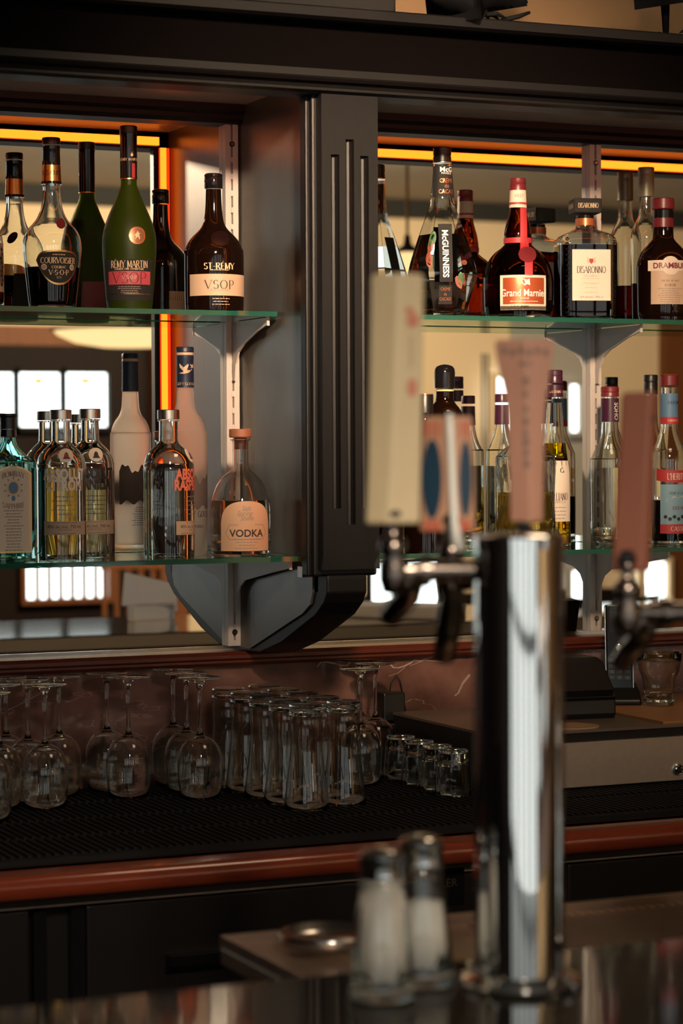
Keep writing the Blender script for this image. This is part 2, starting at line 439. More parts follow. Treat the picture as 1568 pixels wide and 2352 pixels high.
# far wall seen in the mirror
CREAMW = pm('cream_wall', (.62, .46, .30), .8)
DARKW = pm('dark_wainscot', (.009, .004, .003), .6, spec=.1, noise=.3, nscale=8, stretch=(4, 1, .5))
BROWNW = pm('brown_wood', (.13, .042, .013), .55, spec=.2, noise=.3, nscale=8, stretch=(4, 1, .5))
GREYW = pm('grey_plaster', (.34, .31, .28), .8, noise=.1, nscale=3)
struct(obj('wall_far', bx(2.4, 12, -9.12, -9.0, 0, 3.0), CREAMW))
struct(obj('wall_front', bx(-4, 2.5, -6.45, -6.33, 2.75, 3.0), DARKW))
struct(obj('wall_jog', bx(2.4, 2.5, -9.0, -6.33, 0, 3.0), CREAMW))
def farx(px): return MR(px, 900, 9.0).x
def farz(py, px=800): return MR(px, py, 9.0).z
YF = -9.0
struct(obj('trim_cornice', bx(2.4, 12, YF, YF + .10, 2.90, 3.0), BLACKM))
struct(obj('trim_wainscot', bx(2.5, farx(345), YF, YF + .06, 0, farz(795, 100)), DARKW))
struct(obj('trim_rail', bx(2.5, farx(345), YF, YF + .07, farz(795, 100), farz(750, 100)), BROWNW))
struct(obj('trim_column', bx(farx(332), farx(395), YF, YF + .25, 0, farz(760, 300)), BROWNW))
struct(obj('trim_dark_dado', bx(farx(395), farx(1500), YF, YF + .05, 0, .62), DARKW))
struct(obj('wall_grey_panel', bx(farx(1170), farx(1345), YF, YF + .04, .62, farz(560, 1300)), GREYW))
SKYF = emis('daylight_far', (.93, 1.0, .98), DAY_FAR)
SKYN = emis('daylight_near', (.93, .97, .93), DAY_FRONT)
def window(n, px0, px1, py0, py1, fr=.03, frame=DARKW, bars=0, motif=False, Y=YF, dz=0):
    x0, x1 = farx(px0), farx(px1); z1, z0 = farz(py0, (px0 + px1) / 2), farz(py1, (px0 + px1) / 2)
    b = bmesh.new()
    for a in ((x0 - fr, x0, z0 - fr, z1 + fr), (x1, x1 + fr, z0 - fr, z1 + fr), (x0, x1, z1, z1 + fr), (x0, x1, z0 - fr, z0)): box(b, a[0], a[1], Y + .065, Y + .12, a[2], a[3])
    for i in range(bars):
        x = x0 + (x1 - x0) * (i + 1) / (bars + 1); box(b, x - .012, x + .012, Y + .068, Y + .10, z0, z1)
    w = struct(obj('window_%d' % n, b, frame))
    obj('pane', bx(x0, x1, Y + .062, Y + .068, z0, z1), SKYF, w)
    if motif:
        cx, cz = (x0 + x1) / 2, z1 - .045
        m = bmesh.new(); prism(m, [(cx - .05, cz), (cx - .03, cz + .02), (cx + .03, cz + .02), (cx + .05, cz), (cx + .015, cz - .012), (cx, cz - .03), (cx - .015, cz - .012)], Y + .069, Y + .074, 'y')
        obj('stained_motif', m, emis('amber_pane', (1, .62, .12), 1.1), w)
window(1, -75, 20, 858, 980); window(2, 32, 127, 858, 980, motif=True); window(3, 139, 235, 858, 980, motif=True)
window(4, 45, 232, 1290, 1372, bars=6, frame=BROWNW)
window(5, 1122, 1166, 868, 985, frame=CREAMW); window(6, 1288, 1312, 885, 992, frame=GREYW)
window(7, 835, 990, 1295, 1405, frame=DARKW, bars=1); window(8, 1460, 1512, 1290, 1392, frame=CREAMW)
window(9, 1292, 1334, 1310, 1440, frame=GREYW)
d = struct(obj('door_1', bx(farx(1512), farx(1640), YF, YF + .07, 0, farz(752, 1568)), BROWNW))
obj('door_handle', lt([(0, 0), (.03, 0), (.03, .02), (.012, .03), (.012, .05), (.03, .06), (0, .08)]), STEEL, d).location = (farx(1530), YF + .10, 1.0)
SOFFIT_FILL = emis('soffit_fill', (.93, 1.0, .95), 1.3)
for n_, (p0, p1, nb_) in enumerate(((-60, 480, 5), (960, 1480, 5))):  # glowing panels added below the bar's sight line to brighten the soffit
    x0, x1 = farx(p0), farx(p1); b = bmesh.new()
    for a in ((x0 - .04, x0, .10, .57), (x1, x1 + .04, .10, .57), (x0, x1, .53, .57), (x0, x1, .10, .14)): box(b, a[0], a[1], YF + .065, YF + .12, a[2], a[3])
    for i in range(nb_): x = x0 + (x1 - x0) * (i + 1) / (nb_ + 1); box(b, x - .03, x + .03, YF + .068, YF + .11, .14, .53)
    w = struct(obj('window_%d' % (20 + n_), b, DARKW)); obj('pane', bx(x0, x1, YF + .062, YF + .068, .14, .53), SOFFIT_FILL, w)
# tall windows behind the photographer
for i, (a, b_) in enumerate(((-3.6, -2.5), (-2.2, -1.1), (-.8, .3), (.6, 1.3), (1.5, 2.25))):
    bm = bmesh.new()
    for q in ((a - .08, a, .1, 2.75), (b_, b_ + .08, .1, 2.75), (a, b_, 2.67, 2.75), (a, b_, .1, .2)): box(bm, q[0], q[1], -6.42, -6.33, q[2], q[3])
    for zz in (.95, 1.8): box(bm, a, b_, -6.41, -6.35, zz, zz + .05)
    box(bm, (a + b_) / 2 - .02, (a + b_) / 2 + .02, -6.41, -6.35, .2, 2.67)
    w = struct(obj('window_%d' % (11 + i), bm, DARKW))
    obj('pane', bx(a, b_, -6.44, -6.42, .2, 2.67), SKYN, w)
b = bmesh.new()
for a, b_ in ((-4, -3.68), (-2.42, -2.28), (-1.02, -.88), (.38, .52), (1.38, 1.42), (2.33, 2.5)): box(b, a, b_, -6.45, -6.33, 0, 2.75)
box(b, -4, 2.5, -6.46, -6.34, 0, .1)
struct(obj('wall_front_piers', b, DARKW))

# ------------------------------------------------------------------ back bar
ZO = 2.085        # top of the opening
XW = 1.582        # side wall of the left bay
XR = 1.655        # right side of the divider
XE = U(1510, 900, .365).x + .75   # right end of the right bay
XL = -.25
bb = thing('back_bar_cabinet', 'black wooden back bar cabinet with mirrored bays and a fluted post', 'cabinet', (1.6, -.2, .98))
def B(name, bm, mat, **k):
    o = obj(name, bm, mat, None, **k); o.parent = bb; o.matrix_parent_inverse = Matrix.Translation(-Vector((1.6, -.2, .98))); return o
zl_front, zl_top = 2.192, 2.213
# header beam with ledge and mouldings
b = bmesh.new(); box(b, XL - .2, XE + .3, -.45, -.36, 2.10, zl_front); box(b, XL - .2, XE + .3, -.3599, .015, 2.125, zl_front); B('header_beam', b, BEAMWOOD)
B('cornice_ledge', prism(bmesh.new(), [(-.49, zl_front), (-.50, zl_front + .004), (-.50, zl_top - .003), (-.495, zl_top), (.015, zl_top), (.015, zl_front)], XL - .2, XE + .3), BLACKWOOD)
B('header_moulding', prism(bmesh.new(), [(-.452, 2.108), (-.447, 2.101), (-.438, 2.098), (-.434, 2.092), (-.434, 2.088), (-.42, 2.085), (-.36, 2.085), (-.36, 2.12), (-.45, 2.12)], XL, XE), BLACKWOOD)
B('soffit', bx(XL, XE, -.36, .015, 2.118, 2.124), SOFFIT)
B('mirror_moulding', prism(bmesh.new(), [(-.028, 2.085), (-.036, 2.092), (-.036, 2.10), (-.044, 2.106), (-.044, 2.118), (.015, 2.118), (.015, 2.085)], XL, XE), BLACKWOOD)
# divider
B('side_panel', bx(XW, XW + .012, -.36, .012, 1.262, 2.118), PANELWOOD)
B('side_panel', bx(XR - .012, XR, -.36, .012, 1.262, 2.118), PANELWOOD)
def pilaster(x0, x1, flutes=True):
    b = bmesh.new(); n = 3; L = x1 - x0; Y1 = -.42; Y0 = -.36
    # outer body with grooves cut as a comb profile
    def ring(z0, z1, on):
        pts = [(x0, Y0), (x0, Y1)]
        for k in range(3):
            if not on[k]: continue
            c = x0 + L * (.24 + .26 * k); w = .0075
            pts += [(c - w, Y1)] + [(c - w * cos(pi * j / 6), Y1 + w * 1.8 * sin(pi * j / 6)) for j in range(1, 6)] + [(c + w, Y1)]
        pts += [(x1, Y1), (x1, Y0)]
        prism(b, pts, z0, z1, 'z')
    zt, zb = 2.098, 1.302
    z1a, z1b = U(775, 355, Y1).z, U(778, 1168, Y1).z; z2a, z2b = U(805, 320, Y1).z, U(812, 1205, Y1).z
    ring(zb, z2b, (0, 0, 0)); ring(z2b, z1b, (0, 1, 0)); ring(z1b, z1a, (1, 1, 1)); ring(z1a, z2a, (0, 1, 0)); ring(z2a, zt, (0, 0, 0))
    return b
B('fluted_pilaster', pilaster(1.566, 1.668), BLACKWOOD)
B('frame_lip', bx(1.552, 1.60, -.385, -.36, 1.29, 2.086), BLACKWOOD, bevel=.003)
B('frame_lip', bx(1.64, 1.678, -.385, -.36, 1.29, 2.086), BLACKWOOD, bevel=.003)
B('pilaster_shoulder', bx(1.558, 1.674, -.398, -.385, 1.29, 2.09), BLACKWOOD, bevel=.004)
prof = [(.012, 1.302), (-.395, 1.302), (-.398, 1.285), (-.398, 1.262), (-.385, 1.245), (-.35, 1.222), (-.20, 1.165), (-.10, 1.14), (-.02, 1.137), (.012, 1.137)]
B('corbel', prism(bmesh.new(), prof, XW, XR), BLACKWOOD, bevel=.003)
prof2 = [(.012, 1.302), (-.345, 1.302), (-.345, 1.262), (-.335, 1.24), (-.30, 1.222), (-.06, 1.145), (.012, 1.145)]
B('side_bracket', prism(bmesh.new(), prof2, XW - .004, XW), PANELWOOD)
# mirrors
B('mirror_panel', bx(XL, XW - .002, -.001, .012, 1.147, 2.118), MIRROR)
B('mirror_panel', bx(XR + .002, XE, -.001, .012, 1.147, 2.118), MIRROR)
B('mirror_panel', bx(XW, XR, -.001, .012, 1.147, 1.30), MIRROR)
b = bmesh.new(); box(b, XL, XE, -.004, .004, 1.138, 1.147); B('mirror_channel', b, STEEL)
B('end_panel', bx(XE, XE + .3, -.42, .012, 1.262, 2.118), PANELWOOD)
B('end_panel', bx(XL - .2, XL, -.42, .012, 1.262, 2.118), PANELWOOD)
# light strips behind the front frame, facing the mirror
CORE = emis('led_core', (1, .17, .010), LED * 1.35); HALO = emis('led_halo', (1, .035, .003), LED * .6)
def led(lbl, a, b_, vertical=False, x=None):
    t = thing('light_strip', lbl, 'light strip', (a[0], a[1], a[2]))
    x0, y0, z0 = a; x1, y1, z1 = b_
    if vertical:
        obj('channel', bx(0, x1 - x0, 0, .006, 0, z1 - z0), STEEL, t)
        obj('diffuser', bx(.001, x1 - x0 - .001, .006, .010, 0, z1 - z0), HALO, t)
        w = x1 - x0; obj('light_core', bx(w * .08, w * .62, .010, .0125, 0, z1 - z0), CORE, t)
    else:
        obj('channel', bx(0, x1 - x0, 0, .006, 0, z1 - z0), STEEL, t)
        obj('diffuser', bx(0, x1 - x0, .006, .010, .001, z1 - z0 - .001), HALO, t)
        h = z1 - z0; obj('light_core', bx(0, x1 - x0, .010, .0125, h * .06, h * .92), CORE, t)
led('orange glowing strip along the top of the left mirror bay', (XL, -.3598, 2.0895), (1.5585, -.35, 2.1075))
led('orange glowing strip along the top of the right mirror bay', (1.68, -.3598, 2.0895), (XE, -.35, 2.1075))
led('vertical orange glowing strip beside the dark post', (1.5595, -.3598, 1.30), (XW - .001, -.35, 2.086), True)

# ledge, marble, counter
s_ = struct(obj('trim_1', prism(bmesh.new(), [(.015, 1.138), (-.030, 1.138), (-.036, 1.132), (-.036, 1.126), (-.030, 1.122), (-.030, 1.118), (-.022, 1.112), (.015, 1.112)], XL - .2, XE + .3), LEDGEWOOD))
struct(obj('wall_backsplash', bx(XL - .2, XE + .3, -.006, .019, ZC - .01, 1.112), MARBLE))
_v = [o for o in COL.objects if o.name.startswith('wall_backsplash')][0]
VEIN = pm('marble_vein', (.50, .36, .31), .2)
for pl, w in (([(728, 1532), (738, 1519), (752, 1521), (768, 1524), (784, 1528), (797, 1529), (806, 1518), (818, 1517), (826, 1523), (845, 1522), (870, 1524), (896, 1526), (903, 1533), (915, 1534), (930, 1529), (944, 1522), (950, 1516), (965, 1518), (978, 1513), (990, 1510), (1004, 1504), (1018, 1497)], 3.2), ([(942, 1529), (975, 1516), (995, 1518), (1017, 1519)], 1.6), ([(820, 1553), (840, 1537), (868, 1526), (880, 1513)], 1.3), ([(893, 1553), (915, 1545), (930, 1532)], 1.3), ([(1044, 1598), (1052, 1592), (1062, 1570), (1078, 1550)], 5), ([(0, 1640), (45, 1618), (92, 1593)], 2)):
    b = bmesh.new(); P_ = [U(x, y, -.0064) for x, y in pl]
    for i, (p, q) in enumerate(zip(P_, P_[1:])):
        d = (q - p).normalized(); nn = Vector((-d.z, 0, d.x)) * w * .5 * .00078 * (.7 + .5 * (i % 3) / 2)
        b.faces.new([b.verts.new(x) for x in (p + nn, p - nn, q + d * .0006 - nn, q + d * .0006 + nn)])
    obj('vein', b, VEIN, _v)
ct = thing('back_bar_counter', 'long dark back bar counter with red mahogany front rail', 'counter', (1.5, -.4, .0))
def CT(name, bm, mat, **k):
    o = obj(name, bm, mat, None, **k); o.parent = ct; o.matrix_parent_inverse = Matrix.Translation((-1.5, .4, 0)); return o
CT('worktop', bx(XL - .2, XE + .3, -.72, -.006, ZC - .035, ZC - .012), COUNTER)
rp = [(-.70, ZC - .012)] + [(-.765 - .016 * sin(a), ZC - .030 + .018 * cos(a)) for a in [pi * i / 10 for i in range(11)]] + [(-.70, ZC - .048)]
CT('front_rail', prism(bmesh.new(), rp, XL - .2, XE + .3), RAILWOOD, sharp=30)
zf = U(784, 2024, -.71).z
CT('fascia', bx(XL - .2, XE + .3, -.715, -.70, zf + .004, ZC - .04), FASCIA)
# cooler under the counter
ck = thing('under_counter_cooler', 'black under-counter bottle cooler with three doors below the counter', 'cooler', (1.5, -.4, 0))
def CK(name, bm, mat, par=None, **k):
    o = obj(name, bm, mat, None, **k); o.parent = par or ck
    if not par: o.matrix_parent_inverse = Matrix.Translation((-1.5, .4, 0))
    return o
CK('cooler_body', bx(XL, XE, -.69, -.02, .05, zf), CABDARK)
b = bmesh.new(); box(b, XL, XE, -.712, -.70, zf - .001, zf + .002); CK('door_gasket_strip', b, BRUSHED)
XA = U(68, 2200, -.715).x; XB = U(200, 2200, -.715).x
for x0, x1 in ((XL + .01, XA), (XB, XB + .78), (XB + .80, XE - .02)):
    dr = CK('door', bx(x0, x1, -.715, -.692, .12, zf - .003), CABDARK, bevel=.003)
    h = obj('handle', prism(bmesh.new(), [(-.735, zf - .10), (-.738, zf - .085), (-.716, zf - .085), (-.716, zf - .115)], x0 + .12, x1 - .12), BLACKG, dr)
    h.matrix_parent_inverse = Matrix.Identity(4)
for px in (92, 180):
    x = U(px, 2200, -.71).x; CK('pilaster_strip', bx(x - .010, x + .010, -.712, -.69, .12, zf - .004), BLACKG)
bd = U(1030, 2035, -.716)
bg = CK('badge', bx(bd.x - .045, bd.x + .026, -.719, -.7152, bd.z - .03, bd.z + .028), BLACKG, bevel=.001)
decal('lettering', sans2d('COOLER', .013), flat(bd.x - .022, -.7192, bd.z + .006), FASCIA, bg)

# ------------------------------------------------------------------ shelf hardware
def standard(px, lbl, x=None):
    P = U(px, 720, -.012); t = thing('shelf_standard', lbl, 'shelf standard', (P.x, -.001, 1.147))
    w = .0125; h = 2.085 - 1.147; b = bmesh.new()
    box(b, -w, -.002, -.016, 0, 0, h); box(b, .002, w, -.016, 0, 0, h); box(b, -.002, .002, -.008, 0, 0, h)
    n = int(h / .03)
    for i in range(n): box(b, -.002, .002, -.016, -.008, i * .03, i * .03 + .010)
    obj('slotted_channel', b, PAINTMETAL, t, bevel=.0006)
    for z in (.025, h - .035):
        s = obj('screw', lt([(0, 0), (.005, 0), (.005, .002), (.003, .0035), (0, .0035)], seg=16), DARKCHROME, t); s.rotation_euler = (pi / 2, 0, 0); s.location = (0, -.016, z)
    return P.x
xs = [standard(532, 'slotted pale metal upright beside the dark side panel'), standard(1365, 'slotted pale metal upright in the middle of the right mirror')]
standard(690, 'slotted pale metal upright half hidden behind the fluted post')
def bracket(x, z, L, lbl, hgt=.075):
    t = thing('shelf_bracket', lbl, 'bracket', (x, -.017, z))
    pts = [(0, 0), (-L, 0), (-L, -.012), (-L * .72, -.022), (-.055, -.042), (-.030, -.055), (-.016, -.075), (-.010, -hgt - .03), (0, -hgt - .03)]
    obj('arm', prism(bmesh.new(), pts, -.0015, .0015), PAINTMETAL, t)
    obj('tip', bx(-.0025, .0025, -L - .003, -L, -.014, .006), PAINTMETAL, t)
ZU = 1.7397; ZUt = ZU; TH = .0085
ZL = 1.320; 
bracket(xs[0], ZU - TH - .001, .165, 'pale metal bracket under the right end of the upper left shelf')
bracket(xs[1], ZU - TH - .001, .165, 'pale metal bracket under the upper right shelf')
bracket(xs[0], ZL - TH - .001, .26, 'pale metal bracket under the right end of the lower left shelf')
bracket(xs[1], ZL - TH - .001, .26, 'pale metal bracket under the lower right shelf')
def shelf(x0, x1, y0, z, lbl):
    t = thing('glass_shelf', lbl, 'shelf', ((x0 + x1) / 2, y0 / 2, z - TH)); w = (x1 - x0) / 2; d = -y0 / 2
    obj('pane', bx(-w, w, -d + .0015, d - .022, 0, TH), SHELFGLASS, t)
    obj('front_edge', bx(-w, w, -d, -d + .0014, 0, TH), SHELFEDGE, t)['label'] = 'dark green polished front edge'
shelf(XL + .02, 1.575, -.205, ZU, 'upper glass shelf of the left bay')
shelf(1.665, XE - .02, -.205, ZU, 'upper glass shelf of the right bay')
shelf(XL + .02, 1.575, -.305, ZL, 'lower glass shelf of the left bay')
shelf(1.665, XE - .02, -.305, ZL, 'lower glass shelf of the right bay')
cb = obj('shelf_clip', bx(-.008, .008, -.02, 0, -.014, .004), DARKCHROME); cb.location = (1.574, -.31, ZL - TH - .012); tag(cb, 'small metal shelf clip on the side panel under the lower left shelf', 'clip')

# ================================================================== BOTTLES
EPS = .0004
def small_label(bt, name, u0, u1, y0, y1, mat, par=None, lines=0, **k):
    o = patch(name, bt.surf, u0, u1, bt.z(y1), bt.z(y0), mat, par or bt.root, **k)
    return o
def txt(bt, s, h, y, par, mat, du=0, serif=True, off=.0006, **k):
    kk = {a: k.pop(a) for a in list(k) if a in ('thick', 'thin', 'gap', 'squeeze', 'bold')}
    P = serif2d(s, h, **kk) if serif else sans2d(s, h, **kk)
    return decal('lettering', P, bt.surf, mat, par, du=du, dv=bt.z(y), off=off, **k)

# --- cognac bottle with black shield label
c = Bottle('cognac_bottle', 'clear long-necked cognac bottle with black shield label and gold neck band', 'bottle', 122, -.112, ZU + EPS)
c.prof([(335, 18), (425, 20), (440, 20), (462, 22), (485, 27), (503, 35), (515, 44), (527, 55), (542, 63), (560, 67), (582, 67), (610, 64), (650, 60), (685, 56), (705, 54)])
c.glass(CLEAR); c.liquid(L_COGNAC, 616)
c.ring('cap', [(317, 18.5), (319, 20), (333, 20)], BLACKP, mod=ribs(28, .015))
c.ring('neck_sleeve', [(336, 19.5), (346, 19.5), (347, 19), (380, 20)], BLACKG)
nb = c.ring('neck_band', [(381, 20.5), (418, 22)], GOLD)
c.ring('neck_ring', [(418, 22.6), (424, 22.8)], BLACKG)
txt(c, 'V.S.O.P', .0075, 399, nb, INK, du=-.002, off=.0028, squeeze=.9)
z0, z1 = c.z(658), c.z(579); cu = .0115; hw = .0395
hi = lambda u: z1 - .0045 * ((u - cu) / hw) ** 2 - .012 * abs((u - cu) / hw) ** 8
lo = lambda u: z0 + .040 * abs((u - cu) / hw) ** 2.3
shl = patch('shield_label', c.surf, cu - hw, cu + hw, lo, hi, GOLD, c.root, off=.0004)
patch('label_field', c.surf, cu - hw * .94, cu + hw * .94, lambda u: lo(u) + .003, lambda u: hi(u) - .003, BLACKM, shl, off=.0008)
txt(c, 'COURVOISIER', .0095, 603, shl, GOLDINK, du=cu, off=.0013, gap=.03, squeeze=.86)
txt(c, 'COGNAC', .0042, 618, shl, GOLDINK, du=cu, off=.0013, thick=.2, gap=.2)
txt(c, 'V\u00b7S\u00b7O\u00b7P', .0082, 630, shl, GOLDINK, du=cu, off=.0013)
for du in (-.025, .024):
    a = disc_fns(cu + du, c.z(618), .0050, .0050); patch('medal', c.surf, *a, TANP, shl, off=.0012, nu=12)
    a = disc_fns(cu + du, c.z(618), .0038, .0038); patch('medal_centre', c.surf, *a, GREYINK, shl, off=.0015, nu=12)
decal('small_print', printlines(c.z(590), c.z(588), 1, .03), c.surf, GOLDINK, shl, du=cu, off=.0013)
decal('small_print', printlines(c.z(643), c.z(640), 2, .015), c.surf, GREYINK, shl, du=cu, off=.0013)
a = disc_fns(.0155, c.z(517), .0085, .0098); patch('glass_seal', c.surf, *a, WAX, c.root, off=.0012, nu=14)
R = .063 * 1
patch('back_label', lambda u, v, o: tuple(Vector(c.surf(u, v, o)) * 1) if 0 else (-c.surf(u, v, o)[0], -c.surf(u, v, o)[1], v), -.03, .03, c.z(690), c.z(612), BLACKM, c.root)
def rearsurf(bt): return lambda u, v, o: (-bt.surf(u, v, o)[0], -bt.surf(u, v, o)[1], v)

# --- green frosted cognac
c = Bottle('cognac_bottle', 'tall frosted green cognac bottle with pink-red label and round seal', 'bottle', 299, -.117, ZU + EPS)
c.prof([(306, 17), (413, 18), (430, 20), (448, 27), (470, 36), (495, 47), (520, 56), (545, 61), (570, 62), (600, 60.5), (650, 57), (709, 52)])
c.glass(GREENFROST, wall=.003); c.liquid(glassm('green_inner', (.22, .30, .02), .1, 1.3), 480)
c.ring('cap', [(290, 17.5), (292, 19.5), (307, 19.5)], BLACKP)
nk = c.ring('neck_sleeve', [(308, 19.5), (318, 18.6), (413, 18.8)], BLACKG)
txt(c, 'R\u00c9MY MARTIN', .0045, 368, nk, GOLDINK, du=.002, off=.0016)
patch('neck_stripe', c.surf, .0045, .012, c.z(412), c.z(375), GOLD, nk, off=.0012, nu=5); patch('neck_stripe_field', c.surf, .0052, .0112, c.z(410), c.z(377), RED, nk, off=.0015, nu=5)
decal('emblem', [[(-.002, -.003), (.001, -.004), (.003, 0), (.0005, .001), (.002, .0045), (-.001, .002)]], c.surf, GOLDINK, nk, du=.005, dv=c.z(356), off=.0016)
c.ring('gold_ring', [(411, 19.2), (413.5, 19.3)], GOLD)
lb = small_label(c, 'label', -.052, .047, 600, 693, BLACKM, off=.0004)
txt(c, 'R\u00c9MY MARTIN', .0115, 611, lb, GOLDINK, off=.001, squeeze=.74, gap=.03)
txt(c, 'COGNAC FINE CHAMPAGNE', .0030, 622, lb, GOLDINK, off=.001, squeeze=1.05, thick=.22)
rb = small_label(c, 'label_band', -.040, .040, 627, 657, PINKRED, par=lb, off=.0009)
txt(c, 'VSOP', .0185, 642, rb, INK, off=.0014, squeeze=1.05, thick=.08, thin=.03)
txt(c, 'V.S.O.P', .006, 641, rb, TANP, off=.0017)
decal('small_print', printlines(c.z(675), c.z(662), 4, .05), c.surf, GREYINK, lb, off=.001)
patch('gold_line', c.surf, -.040, .040, c.z(679), c.z(677.8), GOLD, lb, off=.001)
a = disc_fns(.014, c.z(546), .0145, .0150); sl = patch('round_seal', c.surf, *a, ORANGEFOIL, c.root, off=.0016, nu=20)
a = disc_fns(.014, c.z(546), .0118, .0122); patch('seal_field', c.surf, *a, pm('seal_field', (.30, .13, .07), .35, metal=.4), sl, off=.0022, nu=20)
decal('centaur_emblem', [[(-.004, -.007), (-.003, -.002), (-.005, .001), (-.002, .004), (0, .008), (.002, .004), (.005, .004), (.002, .001), (.004, -.003), (.003, -.008), (.001, -.003), (-.001, -.003)]], c.surf, GOLDINK, sl, du=.014, dv=c.z(546), off=.0028)
rl = patch('back_label', rearsurf(c), -.038, .038, c.z(702), c.z(630), pm('maroon', (.14, .015, .02), .5), c.root); 

# --- dark brandy
c = Bottle('brandy_bottle', 'dark round-shouldered brandy bottle with tan band, next to the dark side panel', 'bottle', 493, -.137, ZU + EPS)
c.prof([(436, 17.5), (470, 18.5), (497, 21), (515, 25), (528, 33), (542, 47), (556, 58), (572, 65.5), (590, 68.5), (705, 68), (712, 64)])
c.glass(BROWNGLASS, solid=True)
cp = c.ring('screw_cap', [(400, 18), (402, 20), (406, 20), (407, 19), (409, 20), (432, 20), (434, 18.6)], BLACKG)
c.ring('cap_top', [(399, 16), (401, 18.5)], ORANGEFOIL)
lb = patch('label_band', c.surf, -.048, .078, c.z(683), c.z(634), TANP, c.root, off=.0004, nu=40)
txt(c, 'VSOP', .0145, 658, lb, INK, du=.010, off=.001, thick=.12, thin=.04, gap=.14, squeeze=1.1)
decal('small_print', serif2d('FRENCH BRANDY', .0038, thick=.1), c.surf, GREYINK, lb, du=.010, dv=c.z(670), off=.001)
txt(c, 'ST-R\u00c9MY', .0105, 616, c.root, GOLDINK, du=.010, off=.0008, thick=.22)
decal('small_print', printlines(c.z(625), c.z(625), 1, .05), c.surf, GOLDINK, c.root, du=.010, off=.0008)
decal('small_print', printlines(c.z(703), c.z(690), 3, .035), c.surf, TANP, c.root, du=.012, off=.0008)
a = disc_fns(.012, c.z(552), .017, .014); patch('moulded_seal', c.surf, *a, pm('seal_dark', (.012, .004, .003), .3), c.root, off=.0015, nu=16)
bl = patch('back_label', rearsurf(c), -.033, .022, c.z(702), c.z(650), TANP, c.root)

# --- left partial
c = Bottle('whisky_bottle', 'amber bottle with ornate tan label cut off by the left frame edge', 'bottle', -52, -.13, ZU + EPS)
c.prof([(420, 17), (470, 19), (500, 26), (520, 40), (540, 55), (560, 62), (690, 63), (706, 60)])
c.glass(CLEAR); c.liquid(L_COGNAC, 560); c.ring('cap', [(390, 18), (392, 19), (440, 19)], BLACKP)
lb = small_label(c, 'label', -.02, .062, 560, 672, TANP)
for i in range(9): decal('ornament', [[(-.003, -.002), (.002, -.003), (.003, .001), (0, .004), (-.003, .002)]], c.surf, INK, lb, du=.052 + .003 * sin(i * 2), dv=c.z(575 + i * 10), off=.001, rot=i)

# --- faceted creme de cacao
def hexs(th, r, k):
    a = (th + pi / 6) % (pi / 3) - pi / 6; f = 1 + k * (cos(pi / 6) / cos(a) * 1.06 - 1); return r * f * sin(th), -r * f * cos(th)
c = Bottle('liqueur_bottle', 'clear six-sided liqueur bottle with black vertical label and black neck label', 'bottle', 1017, -.142, ZU + EPS, sect=hexs, turn=6)
c.prof([(378, 20, 0), (456, 26, .4), (482, 31, 1), (520, 44, 1), (560, 57, 1), (600, 69, 1), (622, 74, 1), (632, 75, 1), (646, 72, 1), (680, 62, 1), (724, 50, 1)])
c.glass(CLEAR, seg=72, sharp=18); c.liquid(L_CLEAR, 541, seg=72)
c.ring('screw_cap', [(339, 18), (341, 20), (357, 20), (358, 19), (360, 19), (361, 20), (372, 20.5)], BLACKP)
c.ring('silver_ring', [(373, 20.6), (375, 20.6)], STEEL)
lb = small_label(c, 'neck_label', -.022, .030, 383, 455, BLACKM, off=.0012)
txt(c, 'McG', .0088, 391, lb, WHITEINK, du=.006, serif=False, off=.002, bold=.04)
txt(c, 'MIXABLES', .0038, 400, lb, WHITEINK, du=.006, serif=False, off=.002, squeeze=.8)
for s_, y in (('CR\u00c8ME', 417), ('de', 429), ('CACAO', 442)): txt(c, s_, .0078, y, lb, ORANGEFOIL, du=.006, serif=False, off=.002, squeeze=.75)
lb = small_label(c, 'vertical_label', -.0115, .0135, 518, 652, BLACKM, off=.0012, nu=8, nv=20)
P = [[(q[0], q[1]) for q in p] for p in sans2d('McGUINNESS', .0115, bold=.035, squeeze=.93)]
decal('lettering', P, c.surf, WHITEINK, lb, du=.001, dv=c.z(587), off=.002, rot=-pi / 2)
lb2 = small_label(c, 'lower_label', -.0125, .0125, 660, 702, BLACKM, off=.0012, nu=6)
for s_, y in (('CR\u00c8ME', 668), ('de', 679), ('CACAO', 690)): txt(c, s_, .0058, y, lb2, ORANGEFOIL, serif=False, off=.002, squeeze=.75)
LEAF = pm('leaf_print', (.05, .12, .05), .5); CACAO = pm('cacao_print', (.26, .08, .05), .5)
random.seed(3)
for i in range(11):
    u = random.choice((-1, 1)) * random.uniform(.019, .036); y = random.uniform(600, 655) if i > 3 else random.uniform(545, 600)
    if abs(u) > .027 and y < 590: u *= .75
    m = CACAO if i % 3 else LEAF; rr = random.uniform(.005, .008); an = random.uniform(0, 3)
    pts = [(1.7 * rr * cos(t) * (1 if abs(cos(t)) < .9 else 1.15), rr * .8 * sin(t)) for t in [2 * pi * k / 12 for k in range(12)]]
    decal('printed_leaf' if m is LEAF else 'printed_bean', [pts], c.surf, m, c.root, du=u, dv=c.z(y), off=.0012 + .0002 * i, rot=an)
vb = patch('back_label', rearsurf(c), -.0125, .0125, c.z(652), c.z(518), BLACKM, c.root, off=.0012, nu=8)

